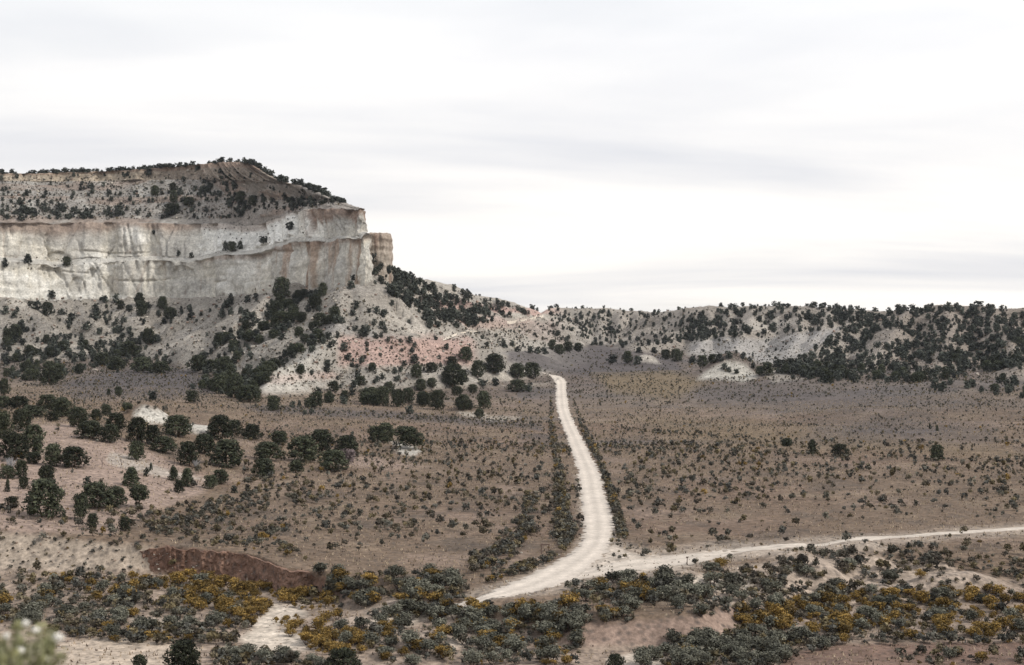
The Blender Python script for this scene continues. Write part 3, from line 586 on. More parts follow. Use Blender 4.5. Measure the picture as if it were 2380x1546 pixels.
face_strip('hill_road', [(1178,748),(1200,746),(1225,742.5),(1245,737),(1262,734)], [(1180,756),(1200,752),(1225,746.5),(1245,743),(1264,739)], 'upper stretch of the dirt road cut below the saddle', 40)
bpy.context.view_layer.update()

# ------------------------------------------------------------------ vegetation prototypes
def leaves(clumps, per, size, r, shell=0.55, flat=1.0):
    """small leaf-spray triangles through the volume of each clump; returns verts, tris"""
    V = []; n = per
    for (cx, cy, cz, rx, ry, rz) in clumps:
        d = r.normal(size=(n, 3)); d /= np.linalg.norm(d, axis=1, keepdims=True)
        rad = shell+(1-shell)*r.random((n, 1))**0.6
        c = d*rad*np.array([rx, ry, rz])+np.array([cx, cy, cz])
        u = r.normal(size=(n, 3)); u -= (u*d).sum(1, keepdims=True)*d*0.5; u /= np.linalg.norm(u, axis=1, keepdims=True)
        w = np.cross(d, u); w /= np.linalg.norm(w, axis=1, keepdims=True)+1e-9
        s = size*(0.6+0.8*r.random((n, 1)))
        V.append(np.stack([c-u*s*0.6-w*s*0.5, c+u*s*0.6-w*s*0.4, c+w*s*0.8+d*s*0.4], 1))
    V = np.concatenate(V).reshape(-1, 3); V[:, 2] = np.maximum(V[:, 2], 0.003)
    return V, np.arange(len(V)).reshape(-1, 3)
def tube(p0, p1, r0, r1, ns=6):
    p0, p1 = np.array(p0, float), np.array(p1, float); d = p1-p0; d = d/np.linalg.norm(d)
    a = np.cross(d, [0.3, 0.8, 0.52]); a /= np.linalg.norm(a); b = np.cross(d, a)
    t = np.linspace(0, 2*math.pi, ns, endpoint=False); ring = np.cos(t)[:, None]*a+np.sin(t)[:, None]*b
    V = np.concatenate([p0+ring*r0, p1+ring*r1]); i = np.arange(ns); j = (i+1) % ns
    Fq = np.stack([i, j, j+ns, i+ns], 1)
    return V, Fq
def join(parts):
    V = []; Fs = []; o = 0
    for v, f in parts: V.append(v); Fs.append(f+o); o += len(v)
    return np.concatenate(V), np.concatenate(Fs)
def limbed(pts, r):  # polyline limb
    return join([tube(pts[i], pts[i+1], r[i], r[i+1]) for i in range(len(pts)-1)])
def juniper_proto(kind, seed):
    r = np.random.default_rng(seed); cl = []; parts = []
    lo = {'round': .12, 'cone': .03, 'lolli': .40, 'broad': .10, 'lean': .22}[kind]
    nst = {'round': 2, 'cone': 1, 'lolli': 1, 'broad': 4, 'lean': 2}[kind]
    sx = -0.35 if kind == 'lean' else 0
    for s in range(nst):   # stems
        a = r.random()*6.28; q = 0.0 if nst == 1 else 0.22
        b = np.array([0.03*math.cos(a), 0.03*math.sin(a), -0.06]); m = np.array([q*.5*math.cos(a)+sx*.3, q*.5*math.sin(a), 0.28]); t = np.array([q*math.cos(a)+sx*.7, q*math.sin(a), 0.72])
        parts.append(limbed([b, m, t], [0.035/nst**.4, 0.024/nst**.4, 0.008]))
        for q2 in range(4):
            h = 0.3+0.4*r.random(); a2 = r.random()*6.28; p = m+(t-m)*(h-0.28)/0.44
            parts.append(limbed([p, p+np.array([.2*math.cos(a2), .2*math.sin(a2), .1])], [0.012, 0.004]))
    ncl = 46
    def prof_w(u):
        if kind == 'cone': return 0.47*(1-u)**0.8*min(1, 0.6+4*u)+0.02
        if kind == 'broad': return 0.47*min(1, 0.72+2.2*u)*math.sqrt(max(0.0, 1-u**2.6))+0.02
        return 0.47*math.sqrt(max(0.02, 1-((u-0.42)/0.62)**2))
    lop = 0.62+0.55*r.random(6)
    for c in range(ncl):
        u = ((c+0.5+0.6*(r.random()-.5))/ncl)**0.85; w = prof_w(u)
        a = c*2.39996+r.random()*0.8; k = lop[int(a/6.2832*6) % 6]
        rr = w*(0.48+0.44*r.random())*min(1.1, k); sz = 0.065+0.10*r.random()
        cl.append((rr*math.cos(a)+sx*u, rr*math.sin(a), min(lo+(1-lo)*u, 1-sz*0.5), sz*1.1, sz*1.1, sz*0.9))
    for c in range(6):   # inner mass
        u = 0.1+0.72*c/5; w = prof_w(u)*0.62
        cl.append((sx*u, 0, lo+(1-lo)*u, w, w, 0.13))
    V, T = leaves(cl, 52, 0.046, r)
    TVv, TF = join(parts)
    return mk_mesh('juniper_trunk', TVv, TF, [M_bark], True), mk_mesh('juniper_crown', V, T, [M_jun])
PROTO = {k: [juniper_proto(k, 500+10*i+j) for j in range(n)] for i, (k, n) in enumerate((('round', 5), ('cone', 3), ('lolli', 1), ('broad', 4), ('lean', 1)))}

def bush_arrays(seed, ncl, per, size, top=1.0, spread=0.5):
    r = np.random.default_rng(seed); cl = []
    for c in range(ncl):
        a = r.random()*6.28; rr = spread*math.sqrt(r.random())*(0.66 if c > 3 else 0.3); h = (0.35+0.45*r.random())*(1-0.9*rr*rr)
        s = 0.16+0.10*r.random()
        cl.append((rr*math.cos(a), rr*math.sin(a), max(h*top, s*.5), s, s, s*0.9))
    return leaves(cl, per, size, r, 0.4)
def bush_proto(name, seed, mat):
    V, T = bush_arrays(seed, 20, 34, 0.07)
    r = np.random.default_rng(seed+1); parts = []
    for s in range(7):
        a = r.random()*6.28; parts.append(tube((0, 0, -0.12), (.3*math.cos(a), .3*math.sin(a), .45), 0.022, 0.008, 3))
    SV, SF = join(parts); SF = np.concatenate([SF[:, [0, 1, 2]], SF[:, [0, 2, 3]]])
    midx = np.concatenate([np.zeros(len(T)), np.ones(len(SF))])
    return mk_mesh(name, np.concatenate([V, SV]), np.concatenate([T, SF+len(V)]), [mat, M_dead], midx=midx)
SAGE = [bush_proto('sagebrush', 700+i, M_sage) for i in range(6)]
RAB = [bush_proto('rabbitbrush', 800+i, M_rab) for i in range(5)]
BARE = bush_proto('bare_shrub', 880, M_bare)

# ------------------------------------------------------------------ trees
trees = []      # (loc, height m, width m, kind, px, py, traced label or None)
def tree_at(px, py, hpx, wpx, kind='round', label=None):
    c = cast(px, py)
    if c is None: return
    loc = c[0]; s = loc.y/F
    trees.append((loc, hpx*s, wpx*s, kind, px, py, label))
TR = [  # traced one by one: foot x, foot y, height, width (px of the 2380 px picture)
 (31,1070,62,55,'broad'),(77,1063,72,50,'round'),(170,1086,46,60,'broad','broad dome-shaped juniper on the rise, right end of its dark row'),(124,1083,49,40,'round'),(77,1078,26,30,'round'),(49,1112,41,26,'round'),(18,1112,28,38,'broad'),(108,1125,41,38,'round'),
 (55,1136,27,23,'round'),(18,1143,28,13,'cone'),(103,1202,84,84,'broad','largest juniper on the left slope, full round crown above the cut bank'),(28,1181,26,26,'round'),(149,1211,18,12,'cone','tiny juniper sapling right of the largest left-hand juniper'),
 (188,1208,58,28,'round','tall narrow juniper leaning against a wide dark clump on the left slope'),(224,1181,57,67,'broad'),(268,1179,46,46,'broad'),(324,1181,51,44,'lolli','juniper with bare lower trunk at right end of the wide clump'),
 (305,1130,42,43,'cone','dark conical juniper alone on the bare pink slope'),(215,1231,36,26,'round','left one of two small upright junipers just above the cut bank'),(290,1234,31,26,'round','right one of two small upright junipers just above the cut bank'),(203,1127,20,24,'round'),
 (340,1108,21,18,'round'),(351,1094,19,11,'cone'),(317,1069,41,38,'round'),(403,1117,31,26,'cone'),(435,1130,40,34,'cone'),(416,1145,28,23,'round'),(489,1136,30,26,'round'),(512,1125,32,34,'round'),(545,1146,17,21,'round'),
 (528,1085,60,75,'broad','large spreading juniper at right of the hillock crest'),(438,1083,54,42,'round'),(474,1055,44,42,'round'),(381,1052,36,50,'broad'),(412,1014,46,60,'broad','wide juniper in front of the two white outcrops'),(319,1029,56,44,'round'),(355,1034,44,34,'round'),
 (255,1029,41,41,'round'),(211,1019,39,60,'broad'),(270,1003,41,40,'round'),(224,980,28,23,'round'),(247,967,26,23,'round'),(296,960,23,23,'lolli','small open juniper beside the white outcrop'),(180,993,44,40,'round'),(144,970,44,50,'broad'),(110,955,36,40,'round'),
 (77,970,26,60,'broad'),(52,1001,48,40,'round'),(124,980,23,30,'round'),(8,1020,60,40,'round'),(44,950,28,46,'broad'),(8,948,26,36,'round'),(512,1022,54,58,'broad'),(543,1014,36,34,'round'),(585,1022,34,40,'broad'),
 (621,1070,41,62,'broad'),(651,1034,31,36,'round'),(615,1109,41,49,'broad','juniper standing in front of the dark row, lowest of it on the slope'),(706,1073,57,68,'broad','biggest juniper of the group at the pink bank, mid left'),(747,1050,49,52,'round'),(689,1099,28,34,'round'),(806,1053,39,52,'broad'),
 (775,1094,46,62,'broad','round juniper beside a leafless mauve shrub'),(819,1014,12,10,'round'),(872,1029,37,34,'round','left half of a close pair of junipers in the open flat'),(896,1029,44,38,'round','right half of a close pair of junipers in the open flat'),
 (966,1044,50,60,'lean','leaning flat-crowned juniper beside a white sandy patch'),(709,964,12,13,'round'),(725,962,15,15,'round'),(636,955,34,28,'round'),(680,948,17,15,'round'),(696,945,15,13,'round'),(736,947,40,34,'round'),(951,962,21,26,'round'),
 (1125,950,45,36,'round'),(1115,972,24,26,'round'),(1017,952,50,40,'round'),(1076,954,40,36,'round'),(924,946,45,38,'round'),(888,944,50,36,'round'),(986,944,35,34,'round'),(967,878,34,30,'round'),(1004,866,26,32,'round'),
 (1053,901,60,48,'round','tallest juniper at the foot of the pink slope'),(1050,850,24,28,'round'),(1075,890,34,32,'round'),(1109,878,44,38,'round'),(1150,867,49,46,'broad','wide dark juniper between the pink slope and the end of the road'),(1202,880,39,44,'broad'),(1235,878,39,38,'round','juniper hiding the far end of the dirt road'),
 (1202,911,31,44,'broad'),(1228,911,22,23,'round'),(1122,898,18,26,'round'),(1152,896,18,23,'round'),(1063,919,23,28,'round'),(978,909,31,30,'round'),(1004,901,25,26,'round'),(1099,914,23,24,'round'),(1068,947,26,26,'round'),(1091,952,24,22,'round'),
 (949,937,39,36,'round'),(980,942,35,32,'round'),(1083,839,36,40,'broad'),(850,935,34,34,'round'),(865,925,28,28,'round'),(905,915,30,28,'round'),
 (1204,818,13,18,'round'),(1233,821,18,22,'round'),(1266,824,18,24,'round'),(1284,813,26,22,'round'),(1300,824,26,26,'round'),(1320,818,26,26,'round'),(1343,818,23,26,'round'),(1250,822,16,20,'round'),(1171,808,20,20,'round'),(1191,806,15,15,'round'),(1132,806,12,12,'round'),
 (1423,844,20,32,'broad'),(1459,844,31,26,'round'),(1482,847,21,24,'round'),(1485,821,15,20,'round'),(1521,821,14,18,'round'),(1547,836,26,26,'round'),(1573,841,33,30,'round'),(1609,846,20,24,'round'),(1634,854,31,28,'round'),(1655,844,23,26,'round'),
 (1673,839,18,20,'round'),(1694,834,18,22,'round'),(1727,834,15,18,'round'),(1743,841,12,14,'round'),(1683,859,15,20,'broad'),(1712,869,12,18,'broad'),(1694,864,11,16,'round'),(1766,872,23,22,'round'),(1784,872,33,30,'round'),(1807,867,15,16,'round'),(1750,857,15,15,'round'),(1843,882,11,16,'round'),
 (1829,1047,27,25,'lolli','lollipop-shaped juniper, leftmost of four lone trees on the right-hand plain'),(1888,1055,32,24,'cone','conical juniper, second of four lone trees on the right-hand plain'),(1952,1061,28,34,'broad','squat round juniper, third of four lone trees on the right-hand plain'),
 (2177,1071,35,32,'round','ragged juniper, rightmost of four lone trees on the right-hand plain'),(2161,997,12,6,'cone','left one of two tiny slim junipers far out on the plain'),(2178,1002,13,8,'cone','right one of two tiny slim junipers far out on the plain'),
 (427,1572,80,78,'round','dark juniper cut by the bottom edge below the sandy wash, left of centre'),(797,1568,58,66,'broad','low dark juniper at the bottom edge below the orange shrubs'),(325,1566,42,34,'round','small juniper tip at the bottom edge, far left'),(1431,1560,38,36,'round','small juniper at the bottom edge beside white sand'),
 (540,585,26,22,'round'),(525,583,22,18,'round'),(558,580,20,18,'round'),(65,612,22,26,'round'),(155,620,26,22,'round'),(12,622,22,18,'round'),(674,535,20,24,'round'),(612,565,16,30,'broad'),(445,600,14,14,'round'),(415,596,14,12,'round'),
 (358,545,10,12,'round'),(820,652,14,14,'round'),(868,610,22,22,'round'),(885,628,18,18,'round'),
 (402,445,22,18,'round'),(404,472,32,20,'round'),(398,502,32,36,'round'),(440,480,24,30,'broad'),(360,455,26,22,'round'),(345,410,22,20,'round'),(543,420,36,26,'round'),(560,470,28,30,'broad'),(590,478,26,30,'broad'),(560,505,18,22,'round'),
 (655,690,50,44,'broad'),(640,735,40,34,'round'),(655,755,34,44,'broad'),(680,730,26,28,'round'),(735,720,40,26,'round'),(750,690,36,24,'round'),(745,760,36,34,'round'),(270,705,22,20,'round'),(325,715,38,26,'round'),(330,735,40,30,'round'),(378,720,34,26,'round'),(395,745,34,34,'round'),
 (85,720,22,26,'round'),(110,735,36,30,'round'),(35,790,40,34,'round'),(20,800,40,30,'round'),(115,895,60,50,'broad'),(130,890,50,40,'round'),(70,830,30,36,'broad'),(60,865,28,24,'round'),(280,720,24,20,'round'),(225,735,20,18,'round'),(345,800,40,34,'round'),(300,830,40,46,'broad'),(330,865,38,50,'broad'),
 (270,860,34,46,'broad'),(235,850,34,40,'round'),(370,868,30,50,'broad'),(460,862,40,48,'broad'),(520,870,44,40,'round'),(545,925,60,50,'broad'),(580,935,44,60,'broad'),(510,915,50,46,'broad'),(10,920,44,26,'round'),(275,920,24,17,'round','larger of two junipers standing in the grey flat below the mesa'),(253,918,16,10,'cone','smaller of two junipers standing in the grey flat below the mesa'),(355,930,22,30,'broad'),
 (446,937,28,26,'round'),(470,905,24,22,'round'),(448,905,14,16,'round'),
]
for t in TR:
    tree_at(t[0], t[1], t[2], t[3], t[4], t[5] if len(t) > 5 else None)
ZONES = [  # polygon, count, min/max height (m)
 ([(0,700),(150,690),(330,680),(480,695),(560,700),(620,680),(560,760),(500,830),(380,850),(160,870),(0,880)], 150, 2.0, 5.5),
 ([(0,790),(120,790),(250,800),(400,830),(390,862),(200,870),(60,890),(0,890)], 110, 2.5, 6),
 ([(560,740),(650,690),(780,680),(785,770),(735,815),(640,862),(610,920),(560,940),(480,905),(450,850),(500,800)], 290, 2.2, 6.0),
 ([(650,860),(740,830),(790,780),(800,665),(870,655),(1000,775),(1080,835),(960,880),(860,910),(760,900)], 80, 1.8, 4.5),
 ([(640,935),(760,905),(880,920),(880,945),(740,950)], 14, 3, 6),
 ([(862,640),(910,628),(1000,660),(1100,688),(1180,703),(1250,726),(1170,742),(1080,765),(1000,765),(930,700),(880,665)], 380, 1.8, 5.2),
 ([(862,640),(910,628),(960,650),(950,710),(900,680)], 40, 3, 6),
 ([(1080,775),(1250,750),(1330,800),(1200,812),(1090,812)], 90, 0.8, 2.0),
 ([(1275,720),(1500,728),(1560,726),(1640,716),(1650,790),(1450,810),(1290,795)], 420, 1.2, 3.8),
 ([(1600,718),(1900,714),(2010,726),(2000,765),(1880,772),(1740,785),(1600,790)], 330, 1.8, 5.0),
 ([(1600,790),(1860,775),(1800,845),(1620,825)], 40, 0.8, 2.0),
 ([(1990,728),(2110,722),(2280,712),(2380,718),(2560,716),(2560,860),(2330,860),(2200,890),(2000,893),(1850,875),(1790,852),(1880,822),(1960,772)], 950, 2.0, 5.2),
 ([(1780,855),(1900,850),(2020,895),(1900,890)], 34, 3, 6),
 ([(2100,885),(2380,878),(2560,880),(2560,925),(2380,928),(2150,908)], 60, 2.0, 4.5),
 ([(0,415),(540,390),(680,432),(785,472),(715,488),(600,505),(450,510),(0,508)], 300, 1.2, 4.0),
 ([(0,488),(330,485),(440,500),(300,508),(0,514)], 44, 3.0, 5.5),
 ([(440,440),(560,420),(690,436),(785,472),(720,484),(560,500)], 110, 2, 5),
 ([(250,780),(400,790),(400,850),(250,850)], 20, 2.5, 5)]
def gully(p):
    i = min(NR-1, np.searchsorted(rowsY, p.y)); j = min(NC-1, np.searchsorted(colsX, CX+p.x*F/p.y)); return float(np.clip(-conc[i, j]*.35, -.35, .3))
def rand_in(poly):
    xs = [p[0] for p in poly]; ys = [p[1] for p in poly]
    while True:
        x, y = rnd.uniform(min(xs), max(xs)), rnd.uniform(min(ys), max(ys))
        if in_poly(x, y, poly): return x, y
for poly, n, h0, h1 in ZONES:
    for _ in range(int(n*1.6)):
        x, y = rand_in(poly); c = cast(x, y)
        if c is None or c[1].z < 0.3: continue
        if float(fbm(np.array([c[0].x/24]), np.array([c[0].y/24]), octv=3, seed=400)[0]) + (gully(c[0]) if c[2] == 'ground' else 0) < -.45+.75*rnd.random()-.25: continue
        h = h0+(h1-h0)*rnd.random()**1.5
        trees.append((c[0], h, h*rnd.uniform(0.85, 1.25), rnd.choice(['round', 'round', 'broad', 'cone']), x, y, None))
def skyline(xs, line, n, h0, h1):
    for _ in range(n):
        x = rnd.uniform(*xs); y = np.interp(x, [p[0] for p in line], [p[1] for p in line])
        for k in range(14):
            c = cast(x, y-8+k*1.5)
            if c is not None: break
        if c is None or vnoise(np.array([x/26.]), np.array([.5]), seed=5)[0] < (-.75 if x < 860 else -.35)+.4*rnd.random(): continue
        h = h0*.6+(h1-h0*.6)*rnd.random()**1.4; trees.append((c[0]+Vector((0, rnd.uniform(0, 4), -.3)), h, h*rnd.uniform(0.9, 1.9), 'broad', x, y, None))
skyline((-100, 590), [(-100,405),(0,404),(150,401),(300,395),(430,386),(500,378),(545,376),(600,390)], 250, 1.8, 4.0)
skyline((575, 690), [(575,380),(600,392),(640,405),(690,425)], 60, 2.0, 4.5); skyline((690, 800), [(690,430),(740,452),(800,474)], 60, 2.0, 4.5); skyline((800, 850), [(800,476),(850,490)], 3, .8, 1.5)
skyline((905, 1260), [(905,625),(960,642),(1000,652),(1050,662),(1100,682),(1180,699),(1230,718),(1262,731)], 34, 2, 5)
skyline((1275, 1540), [(1275,720),(1300,715),(1400,718),(1500,724),(1540,726)], 26, 1.2, 3.5)
skyline((1540, 2600), [(1540,725),(1560,721),(1600,714),(1640,711),(1750,710),(1850,710),(1950,715),(2000,722),(2060,722),(2110,719),(2180,709),(2280,708),(2340,716),(2400,716),(2600,708)], 110, 1.8, 4.6)
print('trees', len(trees), round(time.time()-T0, 1))
ZNAME = [  # where an unremarkable tree stands, for its shared description
 (lambda x, y: y < 500 and x < 700 and y < 408, 'low dark tree on the skyline of the mesa top', 'trees on the mesa skyline'),
 (lambda x, y: y < 520 and x < 850, 'dark juniper on the rubble slope above the mesa wall', 'junipers on the upper mesa slope'),
 (lambda x, y: y < 655 and x < 870, 'dark juniper rooted on a ledge of the pale mesa wall', 'junipers on the mesa wall ledges'),
 (lambda x, y: x < 480 and y < 900, 'dark juniper on the pale talus below the left part of the mesa wall', 'junipers on the left talus'),
 (lambda x, y: x < 800 and y < 940 and x < 790, 'dark juniper in the dense belt left of the pale spur', 'junipers in the belt beside the spur'),
 (lambda x, y: x < 1100 and y < 840 and x > 860 and y < 780, 'dark juniper on the ridge behind the mesa prow', 'junipers on the ridge behind the prow'),
 (lambda x, y: x < 1250 and 800 < y < 980 and x > 790, 'dark juniper in the grove at the foot of the pink slope', 'junipers in the grove below the pink slope'),
 (lambda x, y: x < 640 and y < 1060, 'dark juniper in the thick row along the hillock crest', 'junipers on the hillock crest'),
 (lambda x, y: x < 640, 'dark juniper on the bare pinkish slope of the hillock', 'junipers on the hillock slope'),
 (lambda x, y: x < 860 and y > 900, 'dark juniper in the group at the pink bank, mid left', 'junipers at the pink bank'),
 (lambda x, y: x < 1270, 'dark juniper on the spur slopes left of the saddle', 'junipers on the spurs left of the saddle'),
 (lambda x, y: x < 1400 and y > 795, 'dark juniper in the grove at the head of the grey flat', 'junipers at the head of the flat'),
 (lambda x, y: x < 1560 and y < 800, 'small dark juniper on the gullied hill right of the saddle', 'junipers on the gullied hill'),
 (lambda x, y: x < 1860 and y > 800, 'dark juniper around the white mounds below the right-hand hills', 'junipers around the white mounds'),
 (lambda x, y: x < 2000 and y < 800, 'dark juniper on the pale upper slopes of the right-hand hills', 'junipers on the pale right-hand hills'),
 (lambda x, y: y > 878, 'dark juniper at the foot of the far right hill', 'junipers at the foot of the right hill'),
 (lambda x, y: True, 'dark juniper in the dense wood covering the far right hill', 'junipers of the dense right-hand wood')]
order = sorted(range(len(trees)), key=lambda i: -(trees[i][1]/trees[i][0].y)*(5 if trees[i][6] else 1))
indiv, rest = order[:300], order[300:]
ORD = ['first', 'second', 'third', 'fourth', 'fifth', 'sixth', 'seventh', 'eighth', 'ninth', 'tenth', 'eleventh', 'twelfth', 'thirteenth', 'fourteenth', 'fifteenth', 'sixteenth',
       'seventeenth', 'eighteenth', 'nineteenth', 'twentieth', 'twenty-first', 'twenty-second', 'twenty-third', 'twenty-fourth', 'twenty-fifth', 'twenty-sixth', 'twenty-seventh', 'twenty-eighth', 'twenty-ninth', 'thirtieth']
byz = {}
for i in indiv:
    if not trees[i][6]:
        for zi, (f, _l, _g) in enumerate(ZNAME):
            if f(trees[i][4], trees[i][5]): byz.setdefault(zi, []).append(i); break
RANK = {}
for zi, lst in byz.items():
    if len(lst) <= len(ORD):
        for q, i in enumerate(sorted(lst, key=lambda i: trees[i][4])): RANK[i] = ORD[q]
for i in indiv:
    loc, h, w, kind, px, py, lab = trees[i]
    tr, cr = rnd.choice(PROTO[kind])
    if lab: label, group = lab, 'junipers'
    else:
        for f, label, group in ZNAME:
            if f(px, py): break
        if i in RANK: label = f'{RANK[i]} from left: {label}'
    o = link('juniper_tree', None, None, loc-Vector((0, 0, 0.05*h*0.5)), label, 'tree', group)
    o.empty_display_size = 0.5
    o.rotation_euler = (0, 0, rnd.uniform(-.4, .4) if kind == 'lean' else rnd.uniform(0, 6.28)); k_ = 1.32 if lab or loc.y < 520 else 1.1; o.scale = (w*k_, w*k_, h*(1.05 if loc.y < 520 else .92))
    a = link('trunk', tr, o); b = link('crown', cr, o)
# the many smaller ones: one woodland
def scatter_mesh(items, protos, name, mat, label, cat, tint=0.4, base_tint=None):
    Vs, Fs, Cs = [], [], []; o = 0
    for (loc, sx, sz, bt) in items:
        v, f = protos[rnd.randrange(len(protos))]; a = rnd.uniform(0, 6.28); ca, sa = math.cos(a), math.sin(a)
        q = np.empty_like(v); q[:, 0] = (v[:, 0]*ca-v[:, 1]*sa)*sx+loc[0]; q[:, 1] = (v[:, 0]*sa+v[:, 1]*ca)*sx+loc[1]; q[:, 2] = v[:, 2]*sz+loc[2]
        Vs.append(q); Fs.append(f+o); o += len(v); t = 1+rnd.uniform(-tint, tint)
        Cs.append(np.broadcast_to(np.array(bt)*t, v.shape))
    me = mk_mesh(name, np.concatenate(Vs), np.concatenate(Fs), [mat], False, np.concatenate(Cs))
    return link(name, me, label=label, cat=cat, kind='stuff')
def tree_arrays(seed, kind):
    r = np.random.default_rng(seed); cl = []
    for c in range(9):
        u = (c+r.random())/9; w = 0.5*(1-u*0.7) if kind == 'cone' else 0.5*math.sqrt(max(.05, 1-(2*u-.85)**2/1.3))
        a = c*2.4+r.random(); rr = w*.55*r.random()+.08; cl.append((rr*math.cos(a), rr*math.sin(a), .08+.80*u, .22, .22, .17))
    v, f = leaves(cl, 12, 0.185, r, 0.45)
    tv, tf = tube((0, 0, -.15), (0, 0, .5), .04, .02, 4)
    tf = np.concatenate([tf[:, [0, 1, 2]], tf[:, [0, 2, 3]]])
    return np.concatenate([v, tv]), np.concatenate([f, tf+len(v)])
TP = [tree_arrays(900+i, 'cone' if i % 4 == 0 else 'round') for i in range(8)]
scatter_mesh([(trees[i][0], trees[i][2], trees[i][1], (1, 1, 1)) for i in rest], TP, 'juniper_woodland', M_junS,
             'far smaller junipers dotted over the talus, mesa slope and hills', 'woodland')
print('woodland', round(time.time()-T0, 1))

def rock_arrays(seed):
    r = np.random.default_rng(seed); t = (1+5**.5)/2
    v = np.array([(-1, t, 0), (1, t, 0), (-1, -t, 0), (1, -t, 0), (0, -1, t), (0, 1, t), (0, -1, -t), (0, 1, -t), (t, 0, -1), (t, 0, 1), (-t, 0, -1), (-t, 0, 1)], float)/1.9*.5
    f = np.array([(0, 11, 5), (0, 5, 1), (0, 1, 7), (0, 7, 10), (0, 10, 11), (1, 5, 9), (5, 11, 4), (11, 10, 2), (10, 7, 6), (7, 1, 8), (3, 9, 4), (3, 4, 2), (3, 2, 6), (3, 6, 8), (3, 8, 9), (4, 9, 5), (2, 4, 11), (6, 2, 10), (8, 6, 7), (9, 8, 1)])
    v = v*(.65+.6*r.random((12, 1)))*np.array([1.2, .9, .8]); v[:, 2] += .15
    return v, f
rocks = []
for poly, n in (([(0,690),(480,690),(640,662),(860,655),(1000,780),(1080,835),(900,905),(640,900),(480,850),(380,850),(160,870),(0,880)], 1500), ([(870,640),(1250,726),(1330,800),(1080,815),(1000,770)], 350), ([(1275,720),(2380,716),(2380,880),(2000,893),(1600,825),(1290,795)], 600),
                ([(0,412),(540,390),(700,436),(800,476),(600,510),(0,512)], 700), ([(0,1240),(360,1260),(700,1370),(360,1345),(0,1335)], 140), ([(1090,1280),(1700,1290),(1720,1330),(1100,1400)], 160), ([(560,1400),(760,1420),(760,1520),(560,1520)], 60)):
    for _ in range(n):
        x, y = rand_in(poly)
        if in_poly(x, y, ML+MR[::-1]): continue
        c = cast(x, y)
        if c is None: continue
        w = (.5+2.2*rnd.random()**4) if y < 900 else .15+.3*rnd.random()**2
        g_ = rnd.uniform(.7, 1.25); rocks.append((c[0], w, w*rnd.uniform(.6, 1), rnd.choice([(.42*g_, .38*g_, .32*g_), (.30*g_, .26*g_, .22*g_), (.26*g_, .19*g_, .15*g_)])))
scatter_mesh(rocks, [rock_arrays(i) for i in range(8)], 'fallen_rocks', M_rock, 'fallen sandstone rocks strewn over the talus and banks', 'rocks', tint=.1)

